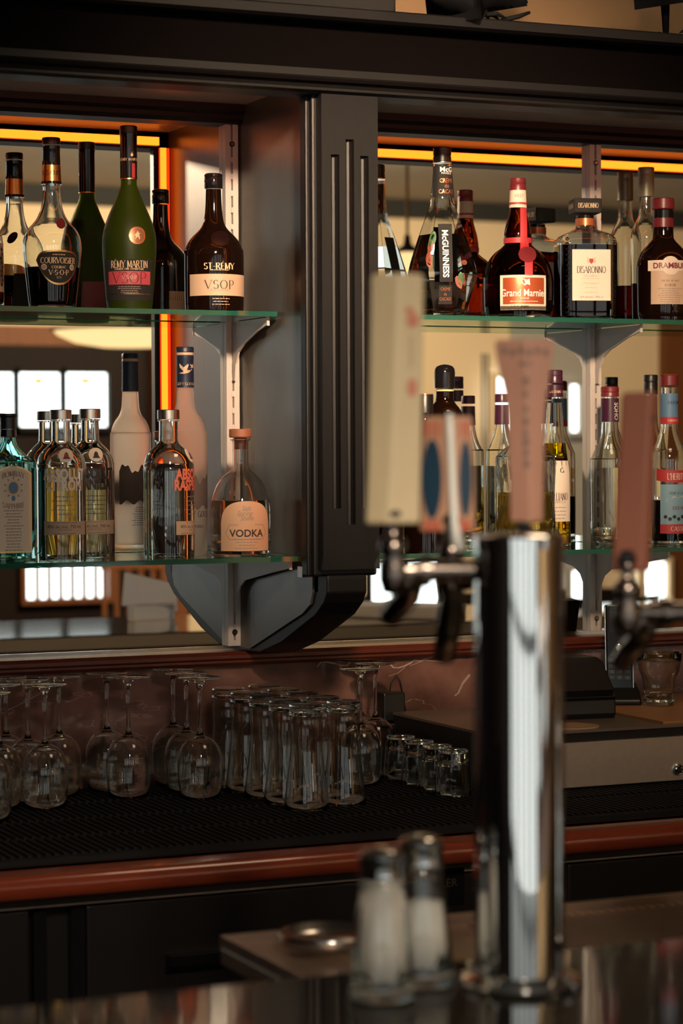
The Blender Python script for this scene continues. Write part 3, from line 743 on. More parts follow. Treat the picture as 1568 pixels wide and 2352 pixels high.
# --- orange liqueur with red ribbon
c = Bottle('liqueur_bottle', 'squat amber orange-liqueur bottle with red ribbon, wax seal and copper-red label', 'bottle', 1190, -.108, ZU + EPS)
c.prof([(437, 17), (480, 19), (500, 23), (520, 28.5), (540, 31.5), (551, 31), (556, 29), (562, 31), (571, 40), (580, 52), (592, 63), (608, 72), (626, 78), (648, 81), (705, 80), (722, 76)])
c.glass(CLEAR); c.liquid(L_AMBER, 475)
c.ring('wax_cap', [(410, 16), (412, 18), (424, 18), (425, 17.2), (427, 18), (438, 18.3)], WAX)
nl = c.ring('neck_label', [(438, 18), (478, 19.7)], CREAM); c.ring('neck_stripe', [(466, 19.6), (471, 19.8)], RED)
decal('lettering', sans2d('1827', .006), c.surf, GREYINK, nl, dv=c.z(451), du=.002, off=.0022)
c.ring('ribbon_ring', [(548, 32.2), (560, 32)], RED, closed=True)
rbn = patch('ribbon', c.surf, .004, .017, c.z(552), c.z(479), RED, c.root, off=.0022, nu=4, nv=14)
patch('ribbon', c.surf, .012, .027, c.z(637), c.z(598), RED, c.root, off=.0022, nu=4, nv=8)
patch('ribbon', c.surf, .004, .020, c.z(600), c.z(553), RED, c.root, off=.0026, nu=4, nv=10)
a = disc_fns(.017, c.z(589), .0165, .0155); patch('wax_seal', c.surf, *a, WAX, c.root, off=.0045, nu=18)
lb = patch('label', c.surf, -.034, .058, c.z(716), c.z(637), CREAM, c.root, off=.0006, nu=40)
COPPER = pm('copper_red', (.50, .10, .035), .32, metal=.45)
patch('label_field', c.surf, -.028, .052, c.z(703), c.z(643), COPPER, lb, off=.0012, nu=40)
def gothic(s, h):
    return [[(u + v * .12, v) for u, v in q] for q in serif2d(s, h, thick=.2, thin=.05, gap=.03, squeeze=.72)]
decal('lettering', sans2d('Grand Marnier', .0135, bold=.02, squeeze=.78), c.surf, WHITEINK, lb, du=.012, dv=c.z(677), off=.0019)
txt(c, 'LIQUEUR', .0034, 690, lb, WHITEINK, du=.012, off=.0019)
decal('small_print', printlines(c.z(697), c.z(697), 1, .055), c.surf, WHITEINK, lb, du=.012, off=.0019)
txt(c, 'PARIS', .0038, 709, lb, INK, du=.012, off=.0019, thick=.25, gap=.14)
decal('crest', [[(-.008, .006), (-.008, -.002), (-.002, -.007), (.002, -.004), (.008, -.006), (.007, .006), (.002, .004)]], c.surf, WHITEINK, lb, du=.014, dv=c.z(653), off=.0019)
decal('crest_bar', [[(-.006, .003), (-.002, .004), (.0, -.003), (-.003, -.004)]], c.surf, COPPER, lb, du=.013, dv=c.z(653), off=.0023)
patch('back_label', rearsurf(c), -.03, .03, c.z(712), c.z(640), CREAM, c.root, off=.0006)

# --- square amaretto bottle
c = Bottle('amaretto_bottle', 'square dark red amaretto bottle with broad black block stopper and cream label', 'bottle', 1344, -.095, ZU + EPS, n=7, depth=.92, turn=13)
c.prof([(503, 21, 0), (518, 21, 0), (526, 23, .1), (534, 38, .5), (541, 54, .85), (549, 61, 1), (560, 65, 1), (580, 65.5, 1), (715, 65, 1), (726, 63, 1), (733, 58, 1)])
dim = lambda th, z: (.012 * sin(z * 900)) if z > .012 and z < .15 else 0
c.glass(CLEAR, mod=None, seg=80); c.liquid(L_AMARETTO, 566, seg=80)
st = obj('block_stopper', bx(-.0265, .0265, -.0265, .0265, c.z(492), c.z(458)), BLACKM, c.root, bevel=.003)
decal('lettering', serif2d('DISARONNO', .0088, gap=.03, squeeze=.66, thick=.17), lambda u, v, o: (u, -.0265 - o, v), GOLDINK, st, dv=c.z(475), off=.0008)
decal('lettering', serif2d('DISARONNO', .0088, gap=.03, squeeze=.66, thick=.17), lambda u, v, o: (-.0265 - o, -u, v), GOLDINK, st, dv=c.z(475), off=.0008)
c.ring('stopper_collar', [(496, 19), (502, 19)], BLACKG)
c.ring('copper_neck_band', [(503, 21.5), (519, 21.5)], ORANGEFOIL)
# moulded dimples down the edges
for sx in (-1, 1):
    b = bmesh.new()
    for i in range(15):
        z = .014 + i * .0098; r = bmesh.ops.create_icosphere(b, subdivisions=1, radius=.0042); bmesh.ops.translate(b, verts=r['verts'], vec=(sx * .0445, -c.P[2][1] * .0 - .0458, z))
    o = obj('dimpled_edge', b, CLEAR, c.root, smooth=True)
lb = patch('label', c.surf, -.036, .037, c.z(694), c.z(578), CREAM, c.root, off=.0008, nu=12)
txt(c, 'DISARONNO', .0125, 624, lb, INK, off=.0016, squeeze=.66, gap=.03, thick=.16)
txt(c, 'ORIGINALE', .0036, 638, lb, GREYINK, off=.0016, gap=.3)
decal('small_print', printlines(c.z(686), c.z(644), 5, .04), c.surf, TANP, lb, off=.0016)
txt(c, 'LIQUEUR', .003, 657, lb, TANP, off=.0016, gap=.25)
decal('lettering', sans2d('28% alc./vol.   750 ml', .0038), c.surf, GREYINK, lb, dv=c.z(686), off=.0018)
decal('crest', [[(-.004, .004), (-.004, -.002), (0, -.006), (.004, -.002), (.004, .004)]], c.surf, RED, lb, dv=c.z(604), off=.0018)
for sx in (-1, 1): decal('crest_supporter', [[(sx * .005, -.006), (sx * .009, -.002), (sx * .007, .002), (sx * .009, .007), (sx * .005, .004)]], c.surf, TANP, lb, dv=c.z(603), off=.0018)
patch('back_label', rearsurf(c), -.03, .03, c.z(690), c.z(590), CREAM, c.root, off=.0008)

# --- heather honey liqueur
c = Bottle('liqueur_bottle', 'dark brown broad-shouldered bottle with red stopper at the right frame edge', 'bottle', 1523, -.135, ZU + EPS, turn=12)
c.prof([(482, 22), (540, 23.5), (552, 27), (562, 36), (573, 46), (586, 54), (602, 59), (625, 61), (715, 60), (731, 57)])
c.glass(BROWNGLASS, solid=True)
c.ring('stopper', [(456, 22), (458, 25), (480, 25), (482, 23)], WAX)
c.ring('neck_sleeve', [(484, 22.5), (502, 22.5)], BLACKG); c.ring('neck_band', [(502, 23), (523, 23.5)], WAX)
lb = patch('label', c.surf, -.034, .040, c.z(702), c.z(618), TANP, c.root, off=.0006)
rb = patch('name_ribbon', c.surf, -.040, .045, c.z(626), c.z(602), CREAM, lb, off=.0010)
a = disc_fns(.004, c.z(614), .0175, .0175); patch('name_disc', c.surf, *a, CREAM, lb, off=.0013, nu=20)
decal('lettering', sans2d('DRAMBUIE', .0105, bold=.045, squeeze=.95), c.surf, WAX, lb, du=.004, dv=c.z(614), off=.0020)
txt(c, 'THE ISLE OF SKYE', .0032, 649, lb, INK, du=.003, off=.0014); txt(c, 'LIQUEUR', .0045, 659, lb, INK, du=.003, off=.0014)
decal('small_print', printlines(c.z(697), c.z(667), 7, .05), c.surf, GREYINK, lb, du=.003, off=.0014)

# --- tall bottle behind it
c = Bottle('spirit_bottle', 'tall clear bottle with grey-green sleeve cap behind the red-stoppered dark bottle', 'bottle', 1484, -.040, ZU + EPS)
c.prof([(452, 15), (490, 17), (505, 22), (520, 30), (540, 35), (570, 36), (720, 35), (732, 33)])
c.glass(CLEAR); c.liquid(L_AMARETTO, 652); c.ring('cap', [(385, 17), (387, 18), (398, 18), (400, 17.4), (402, 18), (410, 18), (452, 18)], pm('grey_green_foil', (.20, .19, .12), .4, metal=.3))

# ---------------------------------------------------------------- lower left shelf
def absolut(px, Y, label, dy, sc, liq, level, turn, lettercol, words, strip_txt, part_back=None):
    c = Bottle('vodka_bottle', label, 'bottle', px, Y, ZL + EPS, turn=turn)
    q = [(966, 22.5), (970, 21), (1008, 21.5), (1016, 23), (1022, 28), (1030, 37), (1040, 46), (1052, 52.5), (1066, 56), (1085, 57), (1272, 57), (1282, 55), (1288, 52)]
    c.prof([(y + dy, h * sc) for y, h in q])
    c.glass(CLEAR); c.liquid(liq, level)
    c.ring('cap', [(941 + dy, 23 * sc), (942.5 + dy, 24.5 * sc), (963 + dy, 24.5 * sc)], SILVERCAP)
    c.ring('glass_rim', [(964 + dy, 23.4 * sc), (968 + dy, 23.4 * sc)], CLEAR)
    for i, w in enumerate(words):
        decal('lettering', sans2d(w, .0175, bold=.06, squeeze=.70), c.surf, lettercol, c.root, du=.003, dv=c.z(1088 + dy + 25 * i), off=.0007)
    st = patch('label_strip', c.surf, -.034, .046, c.z(1227 + dy), c.z(1196 + dy), TANP, c.root, off=.0006, nu=30)
    decal('lettering', sans2d(strip_txt, .0052), c.surf, INK, st, du=.003, dv=c.z(1208 + dy), off=.0011)
    decal('lettering', sans2d('IMPORTED', .0035), c.surf, GREYINK, st, du=.003, dv=c.z(1216 + dy), off=.0011)
    decal('small_print', printlines(c.z(1224 + dy), c.z(1199 + dy), 2, .06), c.surf, GREYINK, st, du=.003, off=.0011)
    a = disc_fns(.006, c.z(1046 + dy), .0125, .0115); md = patch('medallion', c.surf, *a, CREAM, c.root, off=.0012, nu=18)
    decal('bust', [[(-.006, -.006), (-.004, -.002), (-.003, .003), (0, .006), (.003, .003), (.004, -.002), (.007, -.006)]], c.surf, WAX if lettercol is not INK else INK, md, du=.006, dv=c.z(1046 + dy), off=.0018)
    decal('script_print', printlines(c.z(1180 + dy), c.z(1140 + dy), 5, .045), c.surf, lettercol if lettercol is INK else GREYINK, c.root, du=.003, off=.0006)
    return c
absolut(139, -.20, 'yellow citron vodka bottle with pale grey lettering right of the blue gin bottle', 0, 1, L_CITRON, 1073, 4, GREYINK if False else pm('lilac_ink', (.75, .64, .56), .5), ('ABSOLUT', 'CITRON'), '40% alc./vol. 750 mL')
absolut(206, -.125, 'pale vodka bottle with black lettering behind the yellow citron bottle', -2, .97, L_PALE, 1110, 6, INK, ('ABSOLUT', 'VANILIA'), '38% alc./vol. 750 mL')
c = absolut(386, -.243, 'clear vodka bottle with maroon back panel and red lettering turned to the side', 0, 1.02, L_CLEAR, 1064, 62, pm('raspberry_ink', (.70, .16, .10), .5), ('ABSOLUT', 'RASPBERRI'), '40% alc./vol. 750 mL')
patch('maroon_panel', rearsurf(c), -.072, -.018, c.z(1262), c.z(1068), pm('maroon_print', (.085, .008, .012), .5), c.root, off=.0006, nu=30)

# blue gin
c = Bottle('gin_bottle', 'square pale blue gin bottle with gold-edged arched label at the left frame edge', 'bottle', 18, -.205, ZL + EPS, n=6, depth=.75, turn=14)
c.prof([(1005, 16.5, 0), (1018, 18, 0), (1030, 24, .2), (1042, 34, .5), (1052, 45, .8), (1062, 53, 1), (1075, 57, 1), (1280, 56, 1), (1292, 53, 1)])
c.glass(BLUEGLASS, seg=72); c.liquid(glassm('gin', (.72, .93, .92), 0, 1.34), 1075, seg=72)
c.ring('cap', [(950, 19), (953, 20), (957, 19.5), (959, 17.5), (986, 17.5)], BLACKP); c.ring('neck_sleeve', [(987, 17.2), (1003, 18)], BLACKG)
z0, z1 = c.z(1268), c.z(1070)
arch = lambda u, w, z: z - .012 * (u / w) ** 2
g = patch('label_border', c.surf, -.031, .031, z0, lambda u: arch(u, .031, z1), GOLD, c.root, off=.0006, nu=20)
patch('label_paper', c.surf, -.0295, .0295, z0 + .0015, lambda u: arch(u, .0295, z1 - .0015), CREAM, g, off=.0010, nu=20)
patch('inner_line', c.surf, -.0268, -.0262, z0 + .004, z1 - .016, GOLD, g, off=.0013, nu=1); patch('inner_line', c.surf, .0262, .0268, z0 + .004, z1 - .016, GOLD, g, off=.0013, nu=1)
txt(c, 'BOMBAY', .0085, 1092, g, pm('bronze_ink', (.16, .07, .03), .5), off=.0014, arch=-14, squeeze=.8, dv=0) if False else decal('lettering', serif2d('BOMBAY', .0088, squeeze=.85), c.surf, pm('bronze_ink', (.16, .07, .03), .5), g, dv=c.z(1087), off=.0014, arch=-13)
decal('lettering', serif2d('SAPPHIRE', .0082, squeeze=.8), c.surf, pm('bronze_ink2', (.20, .09, .03), .5), g, dv=c.z(1162), off=.0014, arch=9)
a = disc_fns(0, c.z(1120), .0125, .014); patch('portrait_ring', c.surf, *a, GOLDINK, g, off=.0013, nu=16)
a = disc_fns(0, c.z(1120), .0082, .0098); patch('portrait_oval', c.surf, *a, BLUEINK, g, off=.0017, nu=16)
for i in range(10):
    an = 2 * pi * i / 10; decal('garland_gem', [[(-.001, -.0016), (.001, -.0016), (.001, .0016), (-.001, .0016)]], c.surf, BLUEINK, g, du=.0145 * sin(an), dv=c.z(1120) + .016 * cos(an), off=.0016, rot=-an)
a = disc_fns(0, c.z(1144), .0034, .0045); patch('gem', c.surf, *a, BLUEINK, g, off=.0017, nu=10)
decal('small_print', printlines(c.z(1262), c.z(1172), 14, .034, .0007), c.surf, GREYINK, g, off=.0014)

# frosted vodka with goose sleeve
c = Bottle('vodka_bottle', 'tall frosted vodka bottle with navy sleeve showing a flying goose', 'bottle', 425, -.146, ZL + EPS, turn=4)
c.prof([(812, 18), (880, 19), (900, 20), (930, 22), (948, 28), (960, 37), (975, 44), (992, 48), (1015, 50), (1265, 49), (1277, 46)])
c.glass(FROST, wall=.003)
c.ring('cap', [(797, 18), (799, 19.5), (809, 19.5)], NAVY, mod=ribs(26, .012)); c.ring('collar', [(810, 18.6), (816, 19.6)], TANP)
nk = c.ring('neck_sleeve', [(817, 19.5), (826, 19.5), (828, 19), (890, 20)], NAVY)
GO = [[(-.010, -.006), (-.002, -.003), (-.008, .004), (-.009, .011), (-.002, .004), (.004, .010), (.006, .009), (.003, 0), (.008, -.001), (.012, .002), (.012, .0005), (.006, -.005), (-.002, -.007)]]
decal('goose_emblem', GO, c.surf, TANP, nk, du=-.001, dv=c.z(850), off=.0022)
decal('goose_emblem', [[(u * .4, v * .4) for u, v in GO[0]]], c.surf, TANP, nk, du=.011, dv=c.z(842), off=.0022)
txt(c, 'GREY GOOSE', .0045, 882, nk, TANP, off=.0022, squeeze=.9)
MTN = pm('mountain_print', (.09, .065, .06), .6)
def mt(u): return c.z(1100) + .006 * sin(u * 190) + .004 * sin(u * 430 + 1)
patch('printed_scene', c.surf, -.030, .050, lambda u: c.z(1165) + .004 * sin(u * 260), mt, MTN, c.root, off=.0006, nu=40)
def mt2(u): return c.z(1078) + .007 * sin(u * 170 + 2) + .003 * sin(u * 520)
patch('printed_scene', rearsurf(c), -.045, .045, lambda u: c.z(1160) + .004 * sin(u * 260), mt2, MTN, c.root, off=.0006, nu=40)
decal('small_print', printlines(c.z(1215), c.z(1172), 9, .05), rearsurf(c), GREYINK, c.root, off=.0008)
txt(c, 'GREY GOOSE', .010, 1180, c.root, INK, du=.02, off=.0008, squeeze=.8)
txt(c, 'VODKA', .005, 1208, c.root, INK, du=.02, off=.0008)

# round vodka bottle with arched label
c = Bottle('vodka_bottle', 'round dome-shouldered vodka bottle with wooden stopper and arched tan label', 'bottle', 551, -.195, ZL + EPS, turn=5)
c.prof([(1008, 23), (1012, 22), (1015, 18.5), (1062, 18.5), (1074, 20.5), (1082, 26), (1092, 38), (1104, 49), (1118, 57), (1135, 63), (1155, 67.5), (1180, 69), (1262, 69), (1272, 67), (1279, 63)])
c.glass(CLEAR); c.liquid(L_CLEAR, 1149)
c.ring('wood_stopper', [(985, 23), (987, 25), (1003, 25), (1005, 23)], CORK); c.ring('stopper_plug', [(1005, 15), (1032, 14.5)], CORK, extra=-.0004)
VL = pm('kraft_label', (.52, .32, .20), .6)
w = .0465; z0 = c.z(1263); zt = c.z(1150)
lb = patch('label', c.surf, .006 - w, .006 + w, z0, lambda u: zt - .036 * (1 - sqrt(max(0, 1 - (abs(u - .006) / w) ** 2.6))), VL, c.root, off=.0008, nu=40)
decal('lettering', sans2d('VODKA', .0125, bold=.03, squeeze=.98), c.surf, INK, lb, du=.006, dv=c.z(1222), off=.0014)
for s_, y, dx in (('Salt', 1166, 0), ('Spring', 1177, -.003), ('Shine', 1188, .001)): decal('lettering', [[(u + v * .3, v) for u, v in q] for q in sans2d(s_, .0085, squeeze=.9)], c.surf, GREYINK, lb, du=.006 + dx, dv=c.z(y), off=.0014)
fr = []
def ln(u0, v0, u1, v1, w=.0005):
    dx, dy = u1 - u0, v1 - v0; L = sqrt(dx * dx + dy * dy); nx, ny = -dy / L * w, dx / L * w
    n = max(1, int(L / .006))
    for i in range(n):
        a, b_ = i / n, (i + 1) / n; fr.append([(u0 + dx * a + nx, v0 + dy * a + ny), (u0 + dx * a - nx, v0 + dy * a - ny), (u0 + dx * b_ - nx, v0 + dy * b_ - ny), (u0 + dx * b_ + nx, v0 + dy * b_ + ny)])
for s in (-1, 1): ln(s * .030, .013, s * .014, .013); ln(s * .030, .013, s * .037, 0); ln(s * .037, 0, s * .030, -.012)
ln(-.030, -.012, .030, -.012)
decal('label_frame', fr, c.surf, GREYINK, lb, du=.006, dv=c.z(1221), off=.0014)
decal('small_print', printlines(c.z(1257), c.z(1236), 4, .05), c.surf, GREYINK, lb, du=.006, off=.0014)

# ---------------------------------------------------------------- lower right shelf
c = Bottle('rum_bottle', 'dark bottle with tall domed black stopper behind the oval-marked tap handle', 'bottle', 1021, -.13, ZL + EPS)
c.prof([(893, 20), (918, 21), (928, 26), (938, 34), (950, 40), (975, 44), (1255, 44), (1268, 40)])
c.glass(BROWNGLASS, solid=True)
c.ring('domed_stopper', [(837, 2), (838.5, 10), (842, 18), (848, 22), (856, 23), (892, 22.5)], BLACKG); c.ring('neck_band', [(895, 20.5), (899, 20.5)], GOLDINK)
c = Bottle('liqueur_bottle', 'short dark bottle with black copper-topped cap beside the cream tap handle', 'bottle', 975, -.235, ZL + EPS)
c.prof([(948, 19), (965, 20), (980, 27), (1000, 42), (1020, 48), (1262, 48), (1272, 45)])
c.glass(BROWNGLASS, solid=True); c.ring('cap', [(906, 18), (908, 19), (948, 19)], BLACKP, mod=ribs(20, .01)); c.ring('cap_top', [(904.5, 18), (906.5, 18.4)], ORANGEFOIL)
c = Bottle('liqueur_bottle', 'slim clear bottle low behind the cream tap handle', 'bottle', 893, -.20, ZL + EPS)
c.prof([(1000, 15), (1040, 17), (1070, 28), (1090, 30), (1262, 30), (1271, 28)])
c.glass(CLEAR); c.liquid(L_AMARETTO, 1150); c.ring('cap', [(960, 15), (962, 16), (1000, 16)], BLACKP)

c = Bottle('vanilla_liqueur_bottle', 'tall tapering ribbed bottle of yellow vanilla liqueur with purple cap', 'bottle', 1273, -.20, ZL + EPS, turn=6)
c.prof([(925, 17), (985, 21), (1015, 25), (1055, 30), (1070, 34), (1170, 36), (1190, 35), (1250, 37), (1262, 35)])
c.glass(CLEAR, mod=lambda th, z: .012 * cos(th * 16)); c.liquid(L_YELLOW, 1018)
c.ring('cap', [(850, 16), (852, 18), (862, 18), (863, 17), (865, 18), (880, 18)], PURPLE); nk = c.ring('neck_sleeve', [(884, 17.6), (912, 18.2)], PURPLE)
txt(c, 'GALLIANO', .0045, 900, nk, GOLDINK, off=.002, squeeze=.8)
lb = patch('label', c.surf, -.024, .030, c.z(1197), c.z(1058), CREAM, c.root, off=.0016)
txt(c, 'GALLIANO', .0125, 1140, lb, PURPLE, du=.003, off=.0024, squeeze=.52, gap=.02); txt(c, 'VANILLA', .0045, 1152, lb, GREYINK, du=.003, off=.0024, gap=.2)
decal('lettering', serif2d('G', .009), c.surf, INK, lb, du=.010, dv=c.z(1080), off=.0024)
decal('small_print', printlines(c.z(1190), c.z(1165), 4, .04), c.surf, GREYINK, lb, du=.003, off=.0024)
bl = patch('back_label', rearsurf(c), -.030, .030, c.z(1197), c.z(1058), GREYINK, c.root, off=.0016)

c = Bottle('crystal_bottle', 'cut-glass bottle of cloudy yellow liqueur behind the pinkish tap handle', 'bottle', 1206, -.235, ZL + EPS)
c.prof([(985, 16), (1010, 20), (1030, 48), (1045, 64), (1060, 69), (1140, 66), (1250, 71), (1268, 66)])
c.glass(CLEAR, mod=lambda th, z: .02 * cos(th * 12 + z * 60), wall=.005); c.liquid(L_CITRON, 1130); c.ring('cap', [(955, 17), (957, 18), (985, 18)], PURPLE)
c = Bottle('liqueur_bottle', 'clear bottle with dark purple cap standing in for a mirror reflection, left of the pinkish tap handle', 'bottle', 1152, -.07, ZL + EPS)  # reflection of a bottle out of view, built as a solid bottle
c.prof([(975, 15), (1000, 20), (1020, 27), (1035, 34), (1050, 37), (1240, 37), (1256, 34)])
c.glass(CLEAR); c.liquid(L_CLEAR, 1070); c.ring('cap', [(905, 14.5), (907, 15.5), (924, 15.5)], PURPLE); c.ring('neck_sleeve', [(930, 15.5), (975, 16.5)], PURPLE)

c = Bottle('lychee_liqueur_bottle', 'clear fluted lychee liqueur bottle with maroon cap and sleeve', 'bottle', 1400, -.13, ZL + EPS, turn=8)
c.prof([(970, 19), (1000, 21), (1020, 27), (1040, 38), (1055, 44), (1065, 46), (1200, 45.5), (1230, 43), (1255, 36)])
c.glass(CLEAR, mod=lambda th, z: .010 * cos(th * 10) if z < .12 else 0); c.liquid(L_CLEAR, 1210)
c.ring('cap', [(888, 18), (890, 20), (900, 20), (901, 19), (903, 20), (911, 20)], WAX); nk = c.ring('neck_sleeve', [(915, 20), (969, 20.5)], PURPLE)
decal('lettering', [[q for q in p] for p in sans2d('SOHO', .0085)], c.surf, WHITEINK, nk, du=.010, dv=c.z(945), off=.0024, rot=-pi / 2)

c = Bottle('cassis_bottle', 'dark cassis bottle with blue and red label at the right frame edge', 'bottle', 1536, -.21, ZL + EPS, turn=30)
c.prof([(890, 18), (975, 19), (995, 22), (1015, 29), (1035, 37), (1060, 41), (1248, 41), (1260, 38)])
c.glass(CLEAR); c.liquid(L_DARK, 1148)
c.ring('cap', [(861, 18), (863, 20), (885, 20)], WAX); c.ring('cap_top', [(860, 17), (862, 19)], ORANGEFOIL)
nk = c.ring('neck_label', [(904, 19.4), (958, 20.4)], BLUEINK); c.ring('neck_band', [(958, 20.6), (974, 20.8)], RED)
txt(c, 'DIJON', .006, 925, nk, INK, du=.001, off=.0024); txt(c, "L'HERITIER", .0035, 966, c.root, CREAM, off=.0024, squeeze=.9)
lb = patch('label', c.surf, -.034, .034, c.z(1218), c.z(1112), pm('blue_label', (.20, .34, .42), .5), c.root, off=.0008)
rb = patch('name_band', c.surf, -.042, .042, lambda u: c.z(1108) + .004 * (u / .04) ** 2, lambda u: c.z(1080) + .004 * (u / .04) ** 2, RED, lb, off=.0014)
decal('lettering', serif2d("L'HERITIER", .0115, squeeze=.62, gap=.03), c.surf, CREAM, rb, dv=c.z(1094), off=.002)
rb2 = patch('lower_band', c.surf, -.034, .034, c.z(1224), c.z(1203), RED, lb, off=.0014)
decal('lettering', serif2d('CASSIS', .008, squeeze=.9), c.surf, CREAM, rb2, dv=c.z(1213), off=.002)
txt(c, 'CREME DE CASSIS', .0045, 1132, lb, INK, off=.0014, squeeze=.75); txt(c, 'DIJON', .0065, 1166, lb, WAX, off=.0014)
decal('printed_building', [[(-.022, -.004), (.022, -.004), (.022, .003), (.014, .004), (.010, .009), (0, .005), (-.010, .008), (-.014, .003), (-.022, .003)]], c.surf, pm('sketch_ink', (.45, .45, .42), .6), lb, dv=c.z(1148), off=.0014)
for i in range(7): decal('printed_berry', [[(.0035 * cos(t), .0035 * sin(t)) for t in [2 * pi * k / 9 for k in range(9)]]], c.surf, INK, lb, du=-.024 + i * .008, dv=c.z(1186 + 5 * (i % 2)), off=.0014 + i * .0001)
c = Bottle('spirit_bottle', 'clear bottle with black screw cap behind the cassis bottle', 'bottle', 1494, -.075, ZL + EPS)
c.prof([(905, 14), (975, 16), (1000, 24), (1030, 33), (1050, 35), (1240, 35), (1254, 32)])
c.glass(CLEAR); c.liquid(L_CLEAR, 1075); c.ring('cap', [(861, 14), (863, 15), (876, 15), (877, 14), (879, 15), (906, 15)], BLACKP)

# ================================================================== BACK COUNTER
mt_ = thing('bar_mat', 'black ribbed rubber bar mat covering the back counter under the glasses', 'bar mat', (1.2, -.36, ZC - .0118))
b = bmesh.new(); box(b, -1.5, 1.9, -.33, .33, 0, .008)
obj('mat_base', b, MATM, mt_)
b = bmesh.new()
for i in range(210):
    x = -1.0 + i * .0135
    if x > 1.85: break
    for y0 in (-.32, -.16, 0, .16):
        v = box(b, x, x + .006, y0 + .005, y0 + .15, .008, .0118)
obj('ribs', b, MATM, mt_)
GZ = ZC + .0005
CENT = []
def wineglass():
    t = thing('wine_glass', 'upside-down stemmed wine glass standing on the mat', 'wine glass')
    H = .205
    p = [(.0, .0, 0)]
    out = [(.0335, .0), (.0362, .020), (.0385, .042), (.0388, .056), (.0365, .074), (.030, .089), (.019, .0995), (.009, .104), (.0052, .108)]
    inn = [(.0325, .0), (.0352, .020), (.0375, .042), (.0377, .056), (.0354, .0735), (.029, .088), (.018, .0975), (.006, .1008), (0, .1015)]
    bm = lt([(r, z) for r, z in inn[::-1]] + [(r, z) for r, z in smoothprof([(a, b_) for a, b_ in out], 2) and [(q[0], q[1]) for q in smoothprof(out, 2)]] + [(0, .108)], seg=40)
    obj('bowl', bm, THIN, t, smooth=True)
    st = [(0, .1081), (.0052, .1082), (.0036, .118), (.0033, .155), (.0040, .180), (.0068, .1925), (.010, .1975), (0, .1976)]
    obj('stem', lt(st, seg=20), THIN, t, smooth=True)
    obj('foot', lt([(0, .1977), (.012, .1978), (.030, .2008), (.0365, .2022), (.0368, .2030), (.036, .2036), (.0, .2042)], seg=40), THIN, t, smooth=True)
    return t
def pubglass():
    t = thing('beer_glass', 'upside-down flared beer glass standing on the mat', 'beer glass')
    out = [(.0375, 0), (.0345, .030), (.0305, .060), (.0272, .090), (.0262, .108), (.0272, .125), (.0278, .140), (.0262, .152)]
    out = [(q[0], q[1]) for q in smoothprof(out, 2)]
    inn = [(r - .0016, z) for r, z in out]
    obj('glass_wall', lt([(0, .150)] + inn[::-1] + out + [(0, .152)], seg=40), THIN, t, smooth=True)
    obj('thick_base', lt([(0, .1522), (.0262, .1522), (.0285, .1535), (.029, .158), (.027, .1615), (.0275, .166), (.029, .168), (.0275, .171), (0, .171)], seg=40), THIN, t, sharp=50)
    return t
def shotglass():
    t = thing('tumbler', 'small upside-down fluted tumbler on the mat', 'tumbler')
    out = [(.0315, 0), (.0308, .012), (.0285, .045), (.0262, .072), (.0252, .078)]
    fl = lambda th, z: .03 * cos(th * 10) if .008 < z < .06 else 0
    inn = [(r - .0022, z) for r, z in out[:-1]] + [(.020, .066)]
    obj('glass_wall', lt([(0, .066)] + inn[::-1] + out + [(0, .080)], seg=60, mod=fl), THIN, t, smooth=True)
    return t
def dup(root, loc, label, group, rz=0):
    r = root.copy(); COL.objects.link(r); r.location = loc; r['label'] = label; r['group'] = group; r.rotation_euler = (0, 0, rz)
    for ch in list(root.children):
        c = ch.copy(); COL.objects.link(c); c.parent = r
    return r
used = set()
def put(proto, px, Y, label, group, x=None):
    P = U(px, 1700, Y); X = P.x if x is None else x
    if id(proto) in used: return dup(proto, (X, Y, GZ), label, group)
    used.add(id(proto)); proto.location = (X, Y, GZ); proto['label'] = label; proto['group'] = group; return proto
wg = wineglass()
gl = 'upside-down wine glass in the left cluster on the bar mat'
gm = 'upside-down wine glass in the middle cluster left of the beer glasses'
gr = 'upside-down wine glass right of the beer glasses'
WL = 'wine glasses, left cluster'; WMm = 'wine glasses, middle cluster'; WR = 'wine glasses, right cluster'
for px, Y, l, g in ((103, -.235, gl, WL), (64, -.150, gl, WL), (-2, -.205, gl, WL), (14, -.075, gl, WL), (136, -.110, gl, WL), (-28, -.325, gl, WL),
                    (295, -.175, gm, WMm), (246, -.085, gm, WMm), (459, -.240, gm, WMm), (428, -.155, gm, WMm), (398, -.070, gm, WMm),
                    (828, -.215, gr, WR), (862, -.125, gr, WR), (826, -.050, gr, WR)):
    o = put(wg, px, Y, l, g); CENT.append((o.location.x, o.location.y, .039, 'w%d' % px))
pg = pubglass(); pl = 'upside-down flared beer glass in the packed block on the mat'
for i, x0 in enumerate((1.527, 1.604)):
    for j, Y in enumerate((-.435, -.357, -.279, -.201, -.123)):
        if i == 1: Y += .022
        X = x0 - .004 * j
        o = put(pg, 0, Y, pl, 'beer glasses in the block', x=X); CENT.append((X, Y, .038, 'p%d%d' % (i, j)))
sg = shotglass(); sl_ = 'small upside-down fluted tumbler in the row left of the chrome tower'
for px, Y in ((920, -.19), (962, -.265), (1003, -.335), (1040, -.405)):
    o = put(sg, px, Y, sl_, 'tumblers on the mat'); CENT.append((o.location.x, Y, .032, 's%d' % px))
for i in range(len(CENT)):
    for j in range(i):
        a, b_ = CENT[i], CENT[j]; dd = sqrt((a[0] - b_[0]) ** 2 + (a[1] - b_[1]) ** 2)
        if dd < a[2] + b_[2]: print('CLOSE', a[3], b_[3], round(dd, 3))

